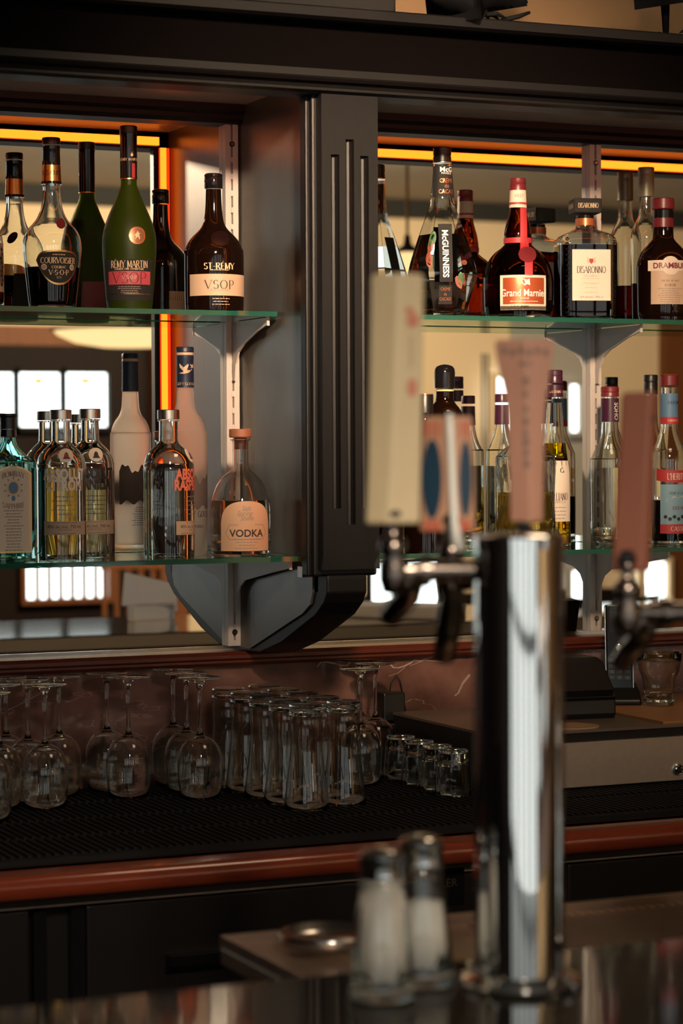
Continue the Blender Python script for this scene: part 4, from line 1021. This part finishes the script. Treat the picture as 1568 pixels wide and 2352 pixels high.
P = U(900, 1622, -.03)
t = thing('power_adapter', 'black plug adapter with thin looping cable against the marble', 'adapter', (P.x, -.007, P.z))
obj('housing', bx(-.022, .022, -.035, 0, -.026, .026), BLACKP, t, bevel=.003)
obj('cable', tube(bmesh.new(), [(.0, -.012, .02), (.004, -.012, .045), (.014, -.010, .056), (.024, -.008, .045), (.034, -.006, .0), (.045, -.005, -.05), (.05, -.006, -.09), (.05, -.02, -.105)], .0012), BLACKP, t, smooth=True)
obj('lower_housing', bx(-.012, .03, -.04, 0, -.105, -.03), BLACKP, t, bevel=.003)
o = obj('drink_napkin', bx(-.03, .03, -.03, .03, 0, .004), WHITEINK); o.location = (U(925, 1760, -.14).x, -.135, ZC + .001); o.rotation_euler = (0, 0, .5); tag(o, 'white paper napkin behind the small fluted tumblers', 'napkin')

# cash drawer
X0 = U(1135, 1750, -.44).x; X1 = X0 + .46; YD = -.44
t = thing('cash_drawer', 'wide cash drawer with brushed steel front and key lock', 'cash drawer', (X0, YD, ZC + .0004))
zt0 = U(1292, 1812, YD).z - ZC - .0004; ztf = U(1292, 1707, YD).z - ZC - .0004; ztt = U(1292, 1686, YD).z - ZC - .0004
W_ = X1 - X0
obj('housing', bx(0, W_, .012, .40, 0, ztt), BLACKP, t, bevel=.002)
dr = obj('drawer_front', bx(.002, W_ - .002, 0, .012, zt0, ztf), BRUSHED, t, bevel=.0015)
obj('base_rail', bx(-.004, W_ + .004, -.004, .012, 0, zt0 - .002), BLACKP, t)
obj('top_plate', bx(-.002, W_ + .002, -.002, .40, ztt + .0004, ztt + .005), pm('top_plate', (.26, .19, .14), .28, metal=.3), t)
LKx = U(1556, 1767, YD).x - X0; LKz = U(1556, 1767, YD).z - ZC - .0004
lk = obj('lock', lt([(0, 0), (.0105, 0), (.0105, .003), (.0085, .006), (.0082, .004), (.006, .004), (.006, .007), (0, .0075)], seg=32), CHROME, dr, sharp=40)
lk.rotation_euler = (pi / 2, 0, 0); lk.location = (LKx, 0, LKz)
DT = ZC + .0004 + ztt + .0052
# wooden board on drawer
P = Uz(1530, 1650, DT)
o = obj('wooden_board', bx(0, .3, -.2, .2, 0, .004), pm('board_wood', (.55, .25, .10), .3, noise=.25, nscale=20, stretch=(.5, 5, 5)))
o.location = (Uz(1480, 1660, DT).x + .02, -.225, DT); tag(o, 'thin brown wooden board lying on the cash drawer under the tumbler', 'board')
P = Uz(1345, 1672, DT)
t = thing('drink_coaster', 'round tan coaster on the cash drawer in front of the black printer', 'coaster', (P.x - .01, P.y + .03, DT))
obj('disc', lt([(0, 0), (.045, 0), (.045, .0015), (0, .0015)], seg=48), pm('coaster', (.5, .28, .14), .5, noise=.5, nscale=60), t); obj('rim', lt([(.045, 0), (.047, 0), (.047, .002), (.045, .002)], seg=48), TANP, t)
# receipt printer
P = Uz(1340, 1652, DT)
t = thing('receipt_printer', 'black receipt printer with sloping top on the cash drawer', 'printer', (P.x, P.y + .0, DT), -.12)
pr_ = [(-.075, 0), (-.08, .01), (-.078, .045), (-.072, .052), (-.02, .098), (.0, .104), (.075, .104), (.078, 0)]
b = prism(bmesh.new(), [(p[0] + .075, p[1] * 1.0) for p in pr_], -.06, .062); obj('housing', b, BLACKP, t, bevel=.004)
obj('paper_slot', bx(-.04, .055, -.006, -.0035, .040, .052), BLACKG, t); obj('slot_lip', bx(-.044, .058, -.010, -.004, .034, .040), BLACKG, t, bevel=.001)
obj('base', bx(-.058, .06, .0, .14, -.0001, .004), BLACKM, t)
# phone in cradle
t = thing('cordless_phone', 'black cordless telephone handset standing in its cradle', 'telephone', (U(1424, 1560, -.12).x, -.12, DT), -.42)
obj('cradle', prism(bmesh.new(), [(-.05, 0), (-.055, .012), (-.03, .030), (.03, .040), (.05, .02), (.05, 0)], -.034, .034), BLACKP, t, bevel=.004)
hs = obj('handset', bx(-.025, .025, -.012, .012, .0, .168), BLACKG, t, bevel=.003); hs.location = (-.002, .0, .0215); hs.rotation_euler = (radians(-9), 0, 0)
obj('screen', bx(-.018, .018, -.0132, -.0122, .115, .155), pm('screen', (.03, .03, .03), .1), hs)
nb_ = obj('navigation_button', lt([(0, 0), (.008, 0), (.008, .001), (.0055, .002), (0, .002)], seg=24), STEEL, hs); nb_.rotation_euler = (pi / 2, 0, 0); nb_.location = (0, -.0122, .085)
for r_ in range(4):
    for q_ in range(3):
        k_ = obj('key', bx(-.006, .006, -.0138, -.0122, -.0035, .0035), BLACKP, hs); k_.location = (-.015 + .015 * q_, 0, .062 - r_ * .011)
        decal('digit', sans2d('123456789*0#'[r_ * 3 + q_], .0048), lambda u, v, o: (u, -.0138 - o, v), GREYINK, k_, off=.0002)
obj('edge_trim', bx(-.0262, -.0250, -.0125, -.009, .005, .163), STEEL, hs); obj('edge_trim', bx(.0250, .0262, -.0125, -.009, .005, .163), STEEL, hs)
# tumbler on the drawer
P = Uz(1532, 1622, DT + .0045)
t = thing('tumbler', 'upright clear bistro tumbler with faceted lower half on the wooden board', 'tumbler', (P.x, P.y + .03, DT + .0045))
out = [(.027, 0), (.029, .002), (.029, .010), (.026, .013), (.028, .030), (.031, .048), (.034, .055), (.0385, .064), (.042, .082), (.0435, .098)]
fl = lambda th, z: .025 * cos(th * 10) if .012 < z < .05 else 0
inn = [(r - .0025, z) for r, z in out if z > .012]
obj('glass_wall', lt([(0, 0)] + out + [(.0415, .098)] + inn[::-1] + [(0, .013)], seg=80, mod=fl), CLEAR, t, smooth=True)

# ================================================================== TOP OF THE CABINET
P = U(910, 20, -.33)
o = obj('storage_crate', bx(-1.6, 0, -.05, .28, 0, .30), BLACKM, bevel=.004); o.location = (P.x, -.28, zl_top + .0005); tag(o, 'black box on top of the cabinet left of the crow', 'box')
o = obj('base_board', bx(-.02, .022, 0, .25, 0, .010), BLACKM, o)
def feathers(b, base, d, n, L, w, spread):
    for i in range(n):
        a = (i - (n - 1) / 2) * spread; dd = Matrix.Rotation(a, 3, 'Z') @ Vector(d); s = dd.cross(Vector((0, 0, 1))).normalized() * w
        p = Vector(base); q = p + dd * L
        v = [b.verts.new(x) for x in (p - s, p + s, q + s * .8, q + dd * w, q - s * .8)]
        v2 = [b.verts.new(x.co + Vector((0, 0, .003))) for x in v]
        b.faces.new(v); b.faces.new(v2[::-1])
        for k in range(5): b.faces.new((v[k], v2[k], v2[(k + 1) % 5], v[(k + 1) % 5]))
CROW = pm('crow_black', (.004, .004, .005), .75, spec=.15, bump=.8, nscale=60, noise=.3)
def crow(lbl, loc, rz, crouch=True, scale=1.0):
    t = thing('crow_figurine', lbl, 'bird figurine', loc, rz); t.scale = (scale,) * 3
    h = .052 if crouch else .105
    # body: facing +x
    me = bpy.data.meshes.new('body')
    pts = [(0, 0, h), (.045, 0, h + .02), (.085, 0, h + .06), (.105, 0, h + .095), (.128, 0, h + .105), (-.05, 0, h - .008), (-.10, 0, h - .025)]
    ed = [(0, 1), (1, 2), (2, 3), (3, 4), (0, 5), (5, 6)]; rad = [.052, .050, .034, .027, .020, .040, .018]
    me.from_pydata(pts, ed, []); me.update()
    o = link('body', me, CROW, t); m = o.modifiers.new('skin', 'SKIN'); m.use_smooth_shade = True
    for i, r in enumerate(rad): o.data.skin_vertices[0].data[i].radius = (r, r)
    o.data.skin_vertices[0].data[0].use_root = True
    s = o.modifiers.new('sub', 'SUBSURF'); s.levels = 2; s.render_levels = 2
    obj('beak', lt([(.012, 0), (.009, .02), (.004, .04), (0, .05)], seg=12), BLACKG, o, smooth=True).matrix_local = Matrix.Translation((.142, 0, h + .105)) @ Matrix.Rotation(radians(95), 4, 'Y')
    for sy in (-1, 1):
        w = bmesh.new()
        for k in range(6):
            feathers(w, (-.0 - k * .012, sy * (.046 - k * .003), h + .028 - k * .007), (-1, sy * (-.10), -.22), 1, .10, .012, 0)
        obj('wing', w, CROW, t)
        b = bmesh.new(); tube(b, [(-.01, sy * .022, h - .03), (-.005, sy * .022, h - .05), (0, sy * .024, .008)], [.016, .007, .0045])
        lg = obj('leg', b, CROW, t, smooth=True)
        f = bmesh.new()
        for a in (-.5, 0, .5, pi): tube(f, [(0, sy * .024, .007), (.02 * cos(a), sy * .024 + .02 * sin(a), .009), (.036 * cos(a), sy * .024 + .036 * sin(a), .003)], [.004, .0035, .001], 6)
        obj('toes', f, CROW, lg, smooth=True)
    b = bmesh.new(); feathers(b, (-.08, 0, h - .02), (-1, 0, -.12), 5, .075, .011, .07); obj('tail', b, CROW, t)
    return t
P = U(1085, 45, -.46)
crow('black feathered crow figurine crouching on the cabinet top beside the box', (P.x, -.46, zl_top + .001), radians(24), True, 1.1)
P = U(1537, 92, -.44)
crow('black crow figurine standing on a thin leg at the right end of the cabinet top', (P.x + .02, -.44, zl_top + .001), radians(25), False, 1.15)
o = obj('twig', tube(bmesh.new(), [(0, 0, .004), (.03, -.004, .012), (.05, -.006, .020)], [.004, .004, .0025]), CROW, None, smooth=True)
o.location = (U(1152, 64, -.47).x, -.47, zl_top); tag(o, 'short black twig beside the crouching crow', 'twig')

# ================================================================== FRONT BAR
ZB = 1.013; YB = -1.99
BARTOP = pm('bar_top', (.006, .005, .004), .065, spec=.3, noise=.2, nscale=10)
bar = thing('front_bar', 'glossy black front bar top in the foreground', 'bar counter', (1.0, -2.3, 0))
def FB(name, bm, mat, **k):
    o = obj(name, bm, mat, None, **k); o.parent = bar; o.matrix_parent_inverse = Matrix.Translation((-1.0, 2.3, 0)); return o
FB('bar_top', bx(-.8, 3.6, -2.62, YB, ZB - .04, ZB), BARTOP, bevel=.005)
FB('bar_front', bx(-.8, 3.6, -2.42, -2.36, 0, ZB - .041), BROWNW)
FB('inner_edge_strip', bx(-.8, 3.6, YB + .0005, YB + .004, ZB - .036, ZB - .004), pm('edge_strip', (.8, .72, .58), .4))
FB('inner_shelf', bx(-.8, 3.6, -2.36, -2.03, ZB - .16, ZB - .13), BROWNW); FB('inner_shelf', bx(-.8, 3.6, -2.36, -2.03, ZB - .30, ZB - .27), BROWNW)
# stainless drainboard
zd = .955
A = Uz(505, 2157, zd); 
t = thing('drainboard', 'ribbed stainless drainboard behind the front bar', 'drainboard', (A.x, YB + .01, zd - .03))
Ld = 1.6; Dd = A.y - YB - .01
DR = pm('brown_lit_steel', (.30, .22, .17), .33, metal=.85, noise=.3, nscale=25)  # brown of the warm light on the steel is put into its colour
obj('tray', bx(0, Ld, 0, Dd, 0, .022), DR, t, bevel=.003)
b = bmesh.new()
for i in range(90): box(b, .30 + i * .014, .306 + i * .014, .02, Dd - .02, .022, .026)
obj('ribs', b, DR, t)
b = bmesh.new(); box(b, 0, Ld, Dd - .006, Dd, .022, .034); box(b, 0, .006, 0, Dd - .006, .022, .034); obj('raised_rim', b, DR, t)
for lx in (.03, Ld - .05): obj('leg', bx(lx, lx + .03, Dd - .06, Dd - .03, -(zd - .03), 0), DR, t)
P = Uz(735, 2155, zd + .006)
g = obj('tin_ashtray', lt([(0, 0), (.05, 0), (.055, .012), (.053, .014), (.047, .004), (0, .003)], seg=40), STEEL, smooth=True); g.location = (P.x, P.y - .02, zd + .004); tag(g, 'round shallow metal dish on the drainboard behind the shakers', 'dish')

# tap tower
T = Uz(1193, 2258, ZB)
FW = (T - CAMPOS).dot(fwd); k_ = FW / FPX
rt = 103 * k_
tw = thing('tap_tower', 'shiny chrome cylindrical beer tap tower with three handles on the front bar', 'tap tower', (T.x, T.y, ZB))
HT = U(1187, 1228, T.y).z - ZB
obj('column', lt([(rt, .012)] + [(rt, HT * i / 6) for i in range(1, 6)] + [(rt, HT - .012), (0, HT - .012)], seg=96), CHROME, tw, smooth=True, sharp=50)
obj('cap', lt([(0, HT - .0118), (rt + .0012, HT - .0118), (rt + .0016, HT - .002), (rt - .002, HT + .001), (0, HT + .001)], seg=96), CHROME, tw, sharp=40)
obj('base_flange', lt([(0, .0002), (.055, .0002), (.056, .003), (.054, .007), (.046, .010), (rt + .001, .0118), (0, .0118)], seg=96), CHROME, tw, sharp=40)
for a in range(4): 
    s = obj('bolt', lt([(0, 0), (.004, 0), (.004, .003), (0, .004)], seg=12), STEEL, tw); s.location = (.0495 * cos(a * pi / 2 + .6), .0495 * sin(a * pi / 2 + .6), .009)
def Lc(px, py, dy):   # point in tower-local coordinates, dy metres beyond the tower axis
    return U(px, py, T.y + dy) - Vector((T.x, T.y, ZB))
rdir = Vector((right.x, right.y, 0)).normalized(); fdir = Vector((-rdir.y, rdir.x, 0))
def WP(px, py, dy): return U(px, py, T.y + dy)
def faucet(owner, px, py, dy, spout_px, lbl):
    """valve body on a shank from its tower, spout bent as in the picture (offsets in px at that depth)"""
    c_ = WP(px, py, dy); OW = owner.location
    vb = lt([(0, -.022), (.010, -.020), (.0135, -.008), (.0135, .006), (.010, .014), (.0125, .018), (.0125, .026), (.007, .032), (.0055, .040), (.007, .043), (.007, .049), (0, .049)], seg=28)
    f = obj('faucet', vb, DARKCHROME, owner, smooth=True); f.location = c_ - OW; f['label'] = lbl
    h = Vector((OW.x - c_.x, OW.y - c_.y, 0)); d = h - h.normalized() * (rt + .0006)
    b = bmesh.new(); tube(b, [Vector((0, 0, 0)), d * .25, d * .25, d], [.008, .009, .011, .0095], 20); tube(b, [d * .35, d * .45], [.015, .015], 20)
    obj('shank', b, DARKCHROME, f, sharp=40)
    kk = (c_ - CAMPOS).dot(fwd) / FPX
    pts = [rdir * (x * kk) + Vector((0, 0, -y * kk)) + fdir * (.02 * i_) for i_, (x, y) in enumerate(spout_px)]
    b = bmesh.new(); tube(b, pts, [.009, .0115, .0125, .0105][:len(pts)], 20)
    obj('spout', b, DARKCHROME, f, smooth=True)
    return c_
def loft(b, secs):
    rings = [[b.verts.new(p) for p in s] for s in secs]; n = len(rings[0])
    for a, c_ in zip(rings, rings[1:]):
        for i in range(n): b.faces.new((a[i], a[(i + 1) % n], c_[(i + 1) % n], c_[i]))
    b.faces.new(rings[0][::-1]); b.faces.new(rings[-1]); bmesh.ops.recalc_face_normals(b, faces=b.faces[:]); return b
def handle(owner, lbl, base, px0, secs, mat, bev=.003):
    """secs: list of (py, left px, right px, crease px, depth)"""
    O = base + Vector((0, 0, .0495)); b = bmesh.new(); S_ = []
    for (py, l, r_, cr, dp) in secs:
        c_ = U(cr, py, O.y); kk = (c_ - CAMPOS).dot(fwd) / FPX; wl, wr, d0, d1 = (cr - l) * kk, (r_ - cr) * kk, dp * .35, dp
        S_.append([p - O for p in (c_ - rdir * wl + fdir * d0 * .3, c_ - fdir * d0, c_ + rdir * wr + fdir * d0 * .2, c_ + rdir * wr * .8 + fdir * d1, c_ - rdir * wl * .8 + fdir * d1)])
    loft(b, S_); o = obj('tap_handle', b, mat, owner, bevel=bev); o.location = O - owner.location; o['label'] = lbl
    zt = max(.010, U(px0, secs[0][0] + 2, O.y).z - O.z)
    obj('ferrule', lt([(0, 0), (.009, 0), (.009, .004), (.006, .007), (.0055, zt), (0, zt)], seg=24), BLACKG, o)
    return o, O
from mathutils.bvhtree import BVHTree
def onface(name, t, O, pts, mat, off=.0008):
    """a flat printed shape laid on the faces of a handle"""
    b = bmesh.new(); va = []; me = t.data
    bv = BVHTree.FromPolygons([v.co + O for v in me.vertices], [tuple(p.vertices) for p in me.polygons])
    for x, y in pts:
        d = ray(x, y).normalized(); h = bv.ray_cast(CAMPOS, d)
        p = (h[0] if h[0] else U(x, y, O.y)) - d * off; va.append(b.verts.new(p - O))
    if len(va) > 2: b.faces.new(va)
    return obj(name, b, mat, t)
def oval(cx, cy, rx, ry, n=20): return [(cx + rx * cos(2 * pi * i / n), cy + ry * sin(2 * pi * i / n)) for i in range(n)]
B1 = faucet(tw, 903, 1312, .035, [(20, 8), (44, 30), (36, 62), (-8, 118)], 'aged chrome faucet under the cream tap handle')
B2 = faucet(tw, 1036, 1320, .085, [(4, 10), (6, 60), (0, 120), (-12, 205)], 'aged chrome faucet under the oval-marked tap handle')
B3 = faucet(tw, 1206, 1345, .115, [(4, 10), (6, 60), (0, 120), (-12, 205)], 'chrome faucet hidden behind the top of the tower')
REDF = pm('faded_red', (.50, .10, .05), .6)
h1, O1 = handle(tw, 'tall cream tap handle with faded red markings', B1, 905, [(1204, 838, 966, 890, .020), (1100, 842, 968, 898, .021), (900, 846, 972, 906, .022), (640, 850, 975, 915, .022), (628, 853, 972, 915, .020)], pm('cream_paint', (.50, .39, .23), .5, noise=.08, nscale=15))
for (x, y, rx, ry) in ((948, 735, 15, 18), (940, 712, 10, 8), (946, 890, 12, 22)): onface('red_marking', h1, O1, oval(x, y, rx, ry, 8), pm('pale_red', (.45, .16, .10), .6))
onface('dark_marking', h1, O1, [(943, 770), (947, 770), (946, 845), (942, 845)], pm('faded_ink', (.30, .22, .14), .6))
h2, O2 = handle(tw, 'three-sided tap handle with dark blue ovals and a highlight painted along its edge', B2, 1036, [(1222, 962, 1092, 1042, .022), (1180, 964, 1092, 1041, .022), (980, 970, 1088, 1033, .020), (956, 973, 1086, 1031, .019)], pm('peach_paint', (.48, .26, .16), .4))
OV = pm('blue_oval', (.012, .04, .07), .35)
onface('blue_oval', h2, O2, oval(992, 1100, 23, 92), OV, .0014); onface('blue_oval', h2, O2, oval(1069, 1100, 15, 88), OV, .0014)
for x in (978, 992, 1006, 1062, 1075):
    onface('red_stripe', h2, O2, [(x - 4, 968), (x + 4, 968), (x + 3, 1004), (x - 3, 1004)], REDF); onface('red_stripe', h2, O2, [(x - 5, 1194), (x + 5, 1194), (x + 6, 1219), (x - 6, 1219)], REDF)
b = bmesh.new(); tube(b, [U(x, y, O2.y) - O2 - fdir * q for x, y, q in ((1031, 950, .0085), (1033, 1000, .009), (1038, 1120, .009), (1042, 1200, .010), (1052, 1262, .008))], [.0028, .0034, .0036, .0038, .008], 12)
obj('edge_highlight', b, pm('highlight_white', (.85, .83, .76), .25), h2, smooth=True)  # white tube stands in for the bright highlight down the handle's edge
h3, O3 = handle(tw, 'pinkish wooden tap handle flaring at the top with dark lettering', B3, 1206, [(1198, 1172, 1247, 1218, .020), (1120, 1170, 1248, 1214, .019), (960, 1163, 1252, 1210, .018), (900, 1157, 1257, 1208, .018), (855, 1147, 1264, 1206, .021), (800, 1137, 1274, 1206, .024), (786, 1136, 1274, 1206, .024), (780, 1142, 1268, 1206, .022)], pm('pink_wood', (.50, .25, .17), .45, noise=.1, nscale=20, stretch=(3, 3, .5)), .004)
SM = pm('smoky_print', (.22, .15, .12), .6)
for (x, y, rx, ry) in ((1208, 875, 8, 9), (1207, 905, 6, 8), (1208, 940, 5, 9), (1208, 968, 7, 9), (1208, 995, 5, 8), (1209, 1015, 8, 10), (1209, 1040, 6, 9), (1210, 1065, 7, 10)): onface('lettering_mark', h3, O3, oval(x, y, rx, ry, 10), SM)
onface('crest_print', h3, O3, oval(1206, 835, 17, 5, 12), SM)
for i in range(6): onface('crest_print', h3, O3, oval(1158 + i * 19, 805 + 4 * (i % 2), 6, 10, 8), SM)
# second tower just outside the right frame edge holds the fourth handle
T4 = T + Vector((1, 0, 0)) * .262
tw2 = thing('tap_tower', 'chrome beer faucet with red-brown paddle handle reaching in from the right frame edge', 'tap tower', (T4.x, T4.y, ZB))
obj('column', lt([(rt, .012), (rt, HT - .012), (0, HT - .012)], seg=64), CHROME, tw2, smooth=True)
obj('cap', lt([(0, HT - .0118), (rt + .0012, HT - .0118), (rt - .002, HT + .001), (0, HT + .001)], seg=64), CHROME, tw2, sharp=40)
obj('base_flange', lt([(0, .0002), (.055, .0002), (.056, .003), (.054, .007), (rt + .001, .0118), (0, .0118)], seg=64), CHROME, tw2, sharp=40)
B4 = faucet(tw2, 1440, 1408, .03, [(14, 8), (52, 30), (40, 66), (0, 132)], 'aged chrome faucet under the red-brown tap handle')
h4, O4 = handle(tw2, 'red-brown paddle tap handle right of the chrome tower', B4, 1440, [(1312, 1404, 1492, 1476, .016), (1180, 1410, 1499, 1482, .017), (1040, 1420, 1506, 1488, .018), (912, 1426, 1514, 1494, .018), (900, 1432, 1510, 1492, .016)], pm('red_brown_paint', (.20, .055, .024), .5, noise=.1, nscale=15))
onface('bolt_hole', h4, O4, oval(1500, 962, 5, 6, 10), INK)

# shakers
SALT = pm('salt', (.95, .86, .76), .8, bump=.3, nscale=200)
def shaker(px, py, top, lbl, fill):
    P = Uz(px, py, ZB + .001); P = P + fdir * .012; t = thing('salt_shaker', lbl, 'shaker', (P.x, P.y, ZB + .0003)); kk = (P - CAMPOS).dot(fwd) / FPX
    H = (U(px, top, P.y).z - ZB); s = kk
    w = lambda q: q * s
    out = [(w(72), 0), (w(76), .004), (w(74), .012), (w(66), H * .35), (w(58), H * .58), (w(50), H * .74), (w(49), H * .80)]
    fac = lambda th, z: .03 * cos(th * 8) if .008 < z < H * .7 else 0
    inn = [(r - .003, z) for r, z in out if z > .011]
    obj('glass_body', lt([(0, 0)] + out + inn[::-1] + [(0, .008)], seg=64, mod=fac), CLEAR, t, smooth=True)
    obj('contents', lt([(0, .0085), (w(62), .0085), (w(66) - .0045, H * .35), (w(58) - .0042, fill * H), (0, fill * H + .002)], seg=48), SALT, t, smooth=True)
    obj('chrome_cap', lt([(0, H * .80), (w(52), H * .80), (w(53), H * .82), (w(50), H * .88), (w(52), H * .90), (w(53), H * .955), (w(44), H * .985), (w(24), H), (0, H)], seg=48), CHROME, t, sharp=40)
    b = bmesh.new()
    for i in range(6):
        a = i * pi / 3; box(b, w(18) * cos(a) - .0012, w(18) * cos(a) + .0012, w(18) * sin(a) - .0012, w(18) * sin(a) + .0012, H + .0001, H + .0005)
    obj('holes', b, INK, t)
    return t
shaker(878, 2296, 1948, 'large glass shaker with chrome cap nearest the camera, filled white', .72)
shaker(968, 2262, 1920, 'glass shaker with chrome cap between the front shaker and the tower', .55)

# ================================================================== ROOM SEEN IN THE MIRROR
LAMPG = emis('warm_glass', (1, .66, .30), 1.5)
P = MR(300, 765, 6.5)
t = thing('ceiling_lamp', 'warm glowing shallow bowl lamp hanging in the room, seen in the mirror', 'lamp', (P.x, P.y, P.z))
obj('bowl_shade', lt([(0, -.07), (.14, -.065), (.26, -.045), (.34, -.01), (.36, .01), (.33, .012), (0, .0)], seg=48), LAMPG, t, smooth=True)
obj('rim', lt([(.36, .008), (.37, .008), (.37, .02), (.36, .02)], seg=48), BLACKM, t)
obj('rod', tube(bmesh.new(), [(0, 0, 0), (0, 0, 3.0 - P.z)], .012), BLACKM, t)
P = MR(935, 605, 5.0)
t = thing('pendant_lamp', 'small glowing pendant lamp on a thin rod, seen in the right mirror', 'lamp', (P.x, P.y, P.z))
obj('glass_shade', lt([(.025, .045), (.05, .04), (.062, -.09), (.055, -.10), (.052, -.09), (.02, .040)], seg=6), LAMPG, t)
obj('lamp_cap', lt([(0, .12), (.012, .12), (.018, .08), (.045, .062), (.052, .045), (0, .045)], seg=24), DARKCHROME, t, sharp=40)
obj('rod', tube(bmesh.new(), [(0, 0, .12), (0, 0, 3.0 - P.z)], .007), GOLD, t)
for i, (px, Y) in enumerate(((1108, 7.0), (1119, 7.05))):
    P = MR(px, 900, Y); o = struct(obj('trim_pole_%d' % (i + 1), tube(bmesh.new(), [(P.x, P.y, 0), (P.x, P.y, 2.0)], .008), BLACKM, smooth=True))
P = MR(240, 0, 3)
# chairs in the room
def chair(loc, rz, lbl):
    t = thing('wooden_chair', lbl, 'chair', loc, rz)
    obj('seat', bx(-.21, .21, -.2, .2, .44, .47), BROWNW, t, bevel=.01)
    for sx in (-1, 1):
        obj('leg', bx(sx * .19 - .018, sx * .19 + .018, -.19, -.155, 0, .44), BROWNW, t); obj('leg', bx(sx * .19 - .018, sx * .19 + .018, .155, .19, 0, .44), BROWNW, t)
    b = bmesh.new()
    for i in range(7): box(b, -.19 + i * .0633 - .011, -.19 + i * .0633 + .011, .165, .185, .47, .92)
    box(b, -.21, .21, .16, .19, .90, .97); obj('backrest', b, BROWNW, t)
    return t
chair((4.0, -7.6, 0), .1, 'spindle-backed wooden chair seen low in the left mirror')
chair((4.75, -7.3, 0), -.2, 'spindle-backed wooden chair right of the other in the left mirror')
# menu holder / papers on the front bar reflected under the lower shelf
WHT = pm('white_card', (.95, .92, .90), .6, trans=.6, ior=1.2)
P = MR(340, 1375, 2.45)
t = thing('menu_stand', 'white folded menu card standing on the front bar, seen in the mirror', 'menu', (P.x, P.y, ZB + .0005), radians(-15))
obj('card', prism(bmesh.new(), [(-.09, .045), (.02, .045), (.10, .02), (.10, .10), (-.08, .14)], -.003, .003, 'y'), WHT, t); obj('base', bx(-.06, .08, -.02, .02, 0, .045), WHT, t, bevel=.003)

A_, B_ = MR(700, 1440, 2.38), MR(1008, 1468, 2.06)
d_ = B_ - A_; t = thing('steel_drip_tray', 'pale steel tray askew on the front bar, mirrored right of the post', 'tray', (A_.x, A_.y, ZB + .0005), atan2(d_.y, d_.x))
L_ = sqrt(d_.x ** 2 + d_.y ** 2)
b = bmesh.new(); box(b, 0, L_, 0, .006, 0, .035); box(b, 0, L_, -.20, -.194, 0, .035); box(b, 0, .006, -.194, 0, 0, .035); box(b, L_ - .006, L_, -.194, 0, 0, .035); obj('rim', b, WHT, t); obj('base', bx(.006, L_ - .006, -.194, 0, 0, .004), STEEL, t)
# unseen lamps: bar ceiling light, then fill added for far wall, shelves and taps
lamp('ceiling_light_bar', (2.0, -1.2, 2.97), 6, (1, .72, .45), .5)
lamp('far_wall_fill', (4.6, -5.9, 2.93), 250, (1, .82, .54), 1.0, (radians(-62), 0, 0), .25)  # added out of mirror view to brighten the far wall
lamp('far_wall_fill', (8.0, -5.9, 2.93), 22, (1, .70, .46), 1.0, (radians(-62), 0, 0), .25)  # dimmer added fill for the right part of the far wall
_l = lamp('fill_spot', (.7, -3.3, 2.75), 6.5, (1, .72, .48), .22)  # added fill for the bottle labels, kept out of the mirror
_l.rotation_euler = (Vector((1.85, -.1, 1.80)) - Vector((.7, -3.3, 2.75))).to_track_quat('-Z', 'Y').to_euler(); _l.data.spread = radians(24)
_l = lamp('fill_spot', (.35, -4.5, 2.75), 3.2, (1, .84, .66), .3)  # added fill for the tap handles and shakers
_l.rotation_euler = (Vector((.92, -2.1, 1.12)) - Vector((.35, -4.5, 2.75))).to_track_quat('-Z', 'Y').to_euler(); _l.data.spread = radians(32)
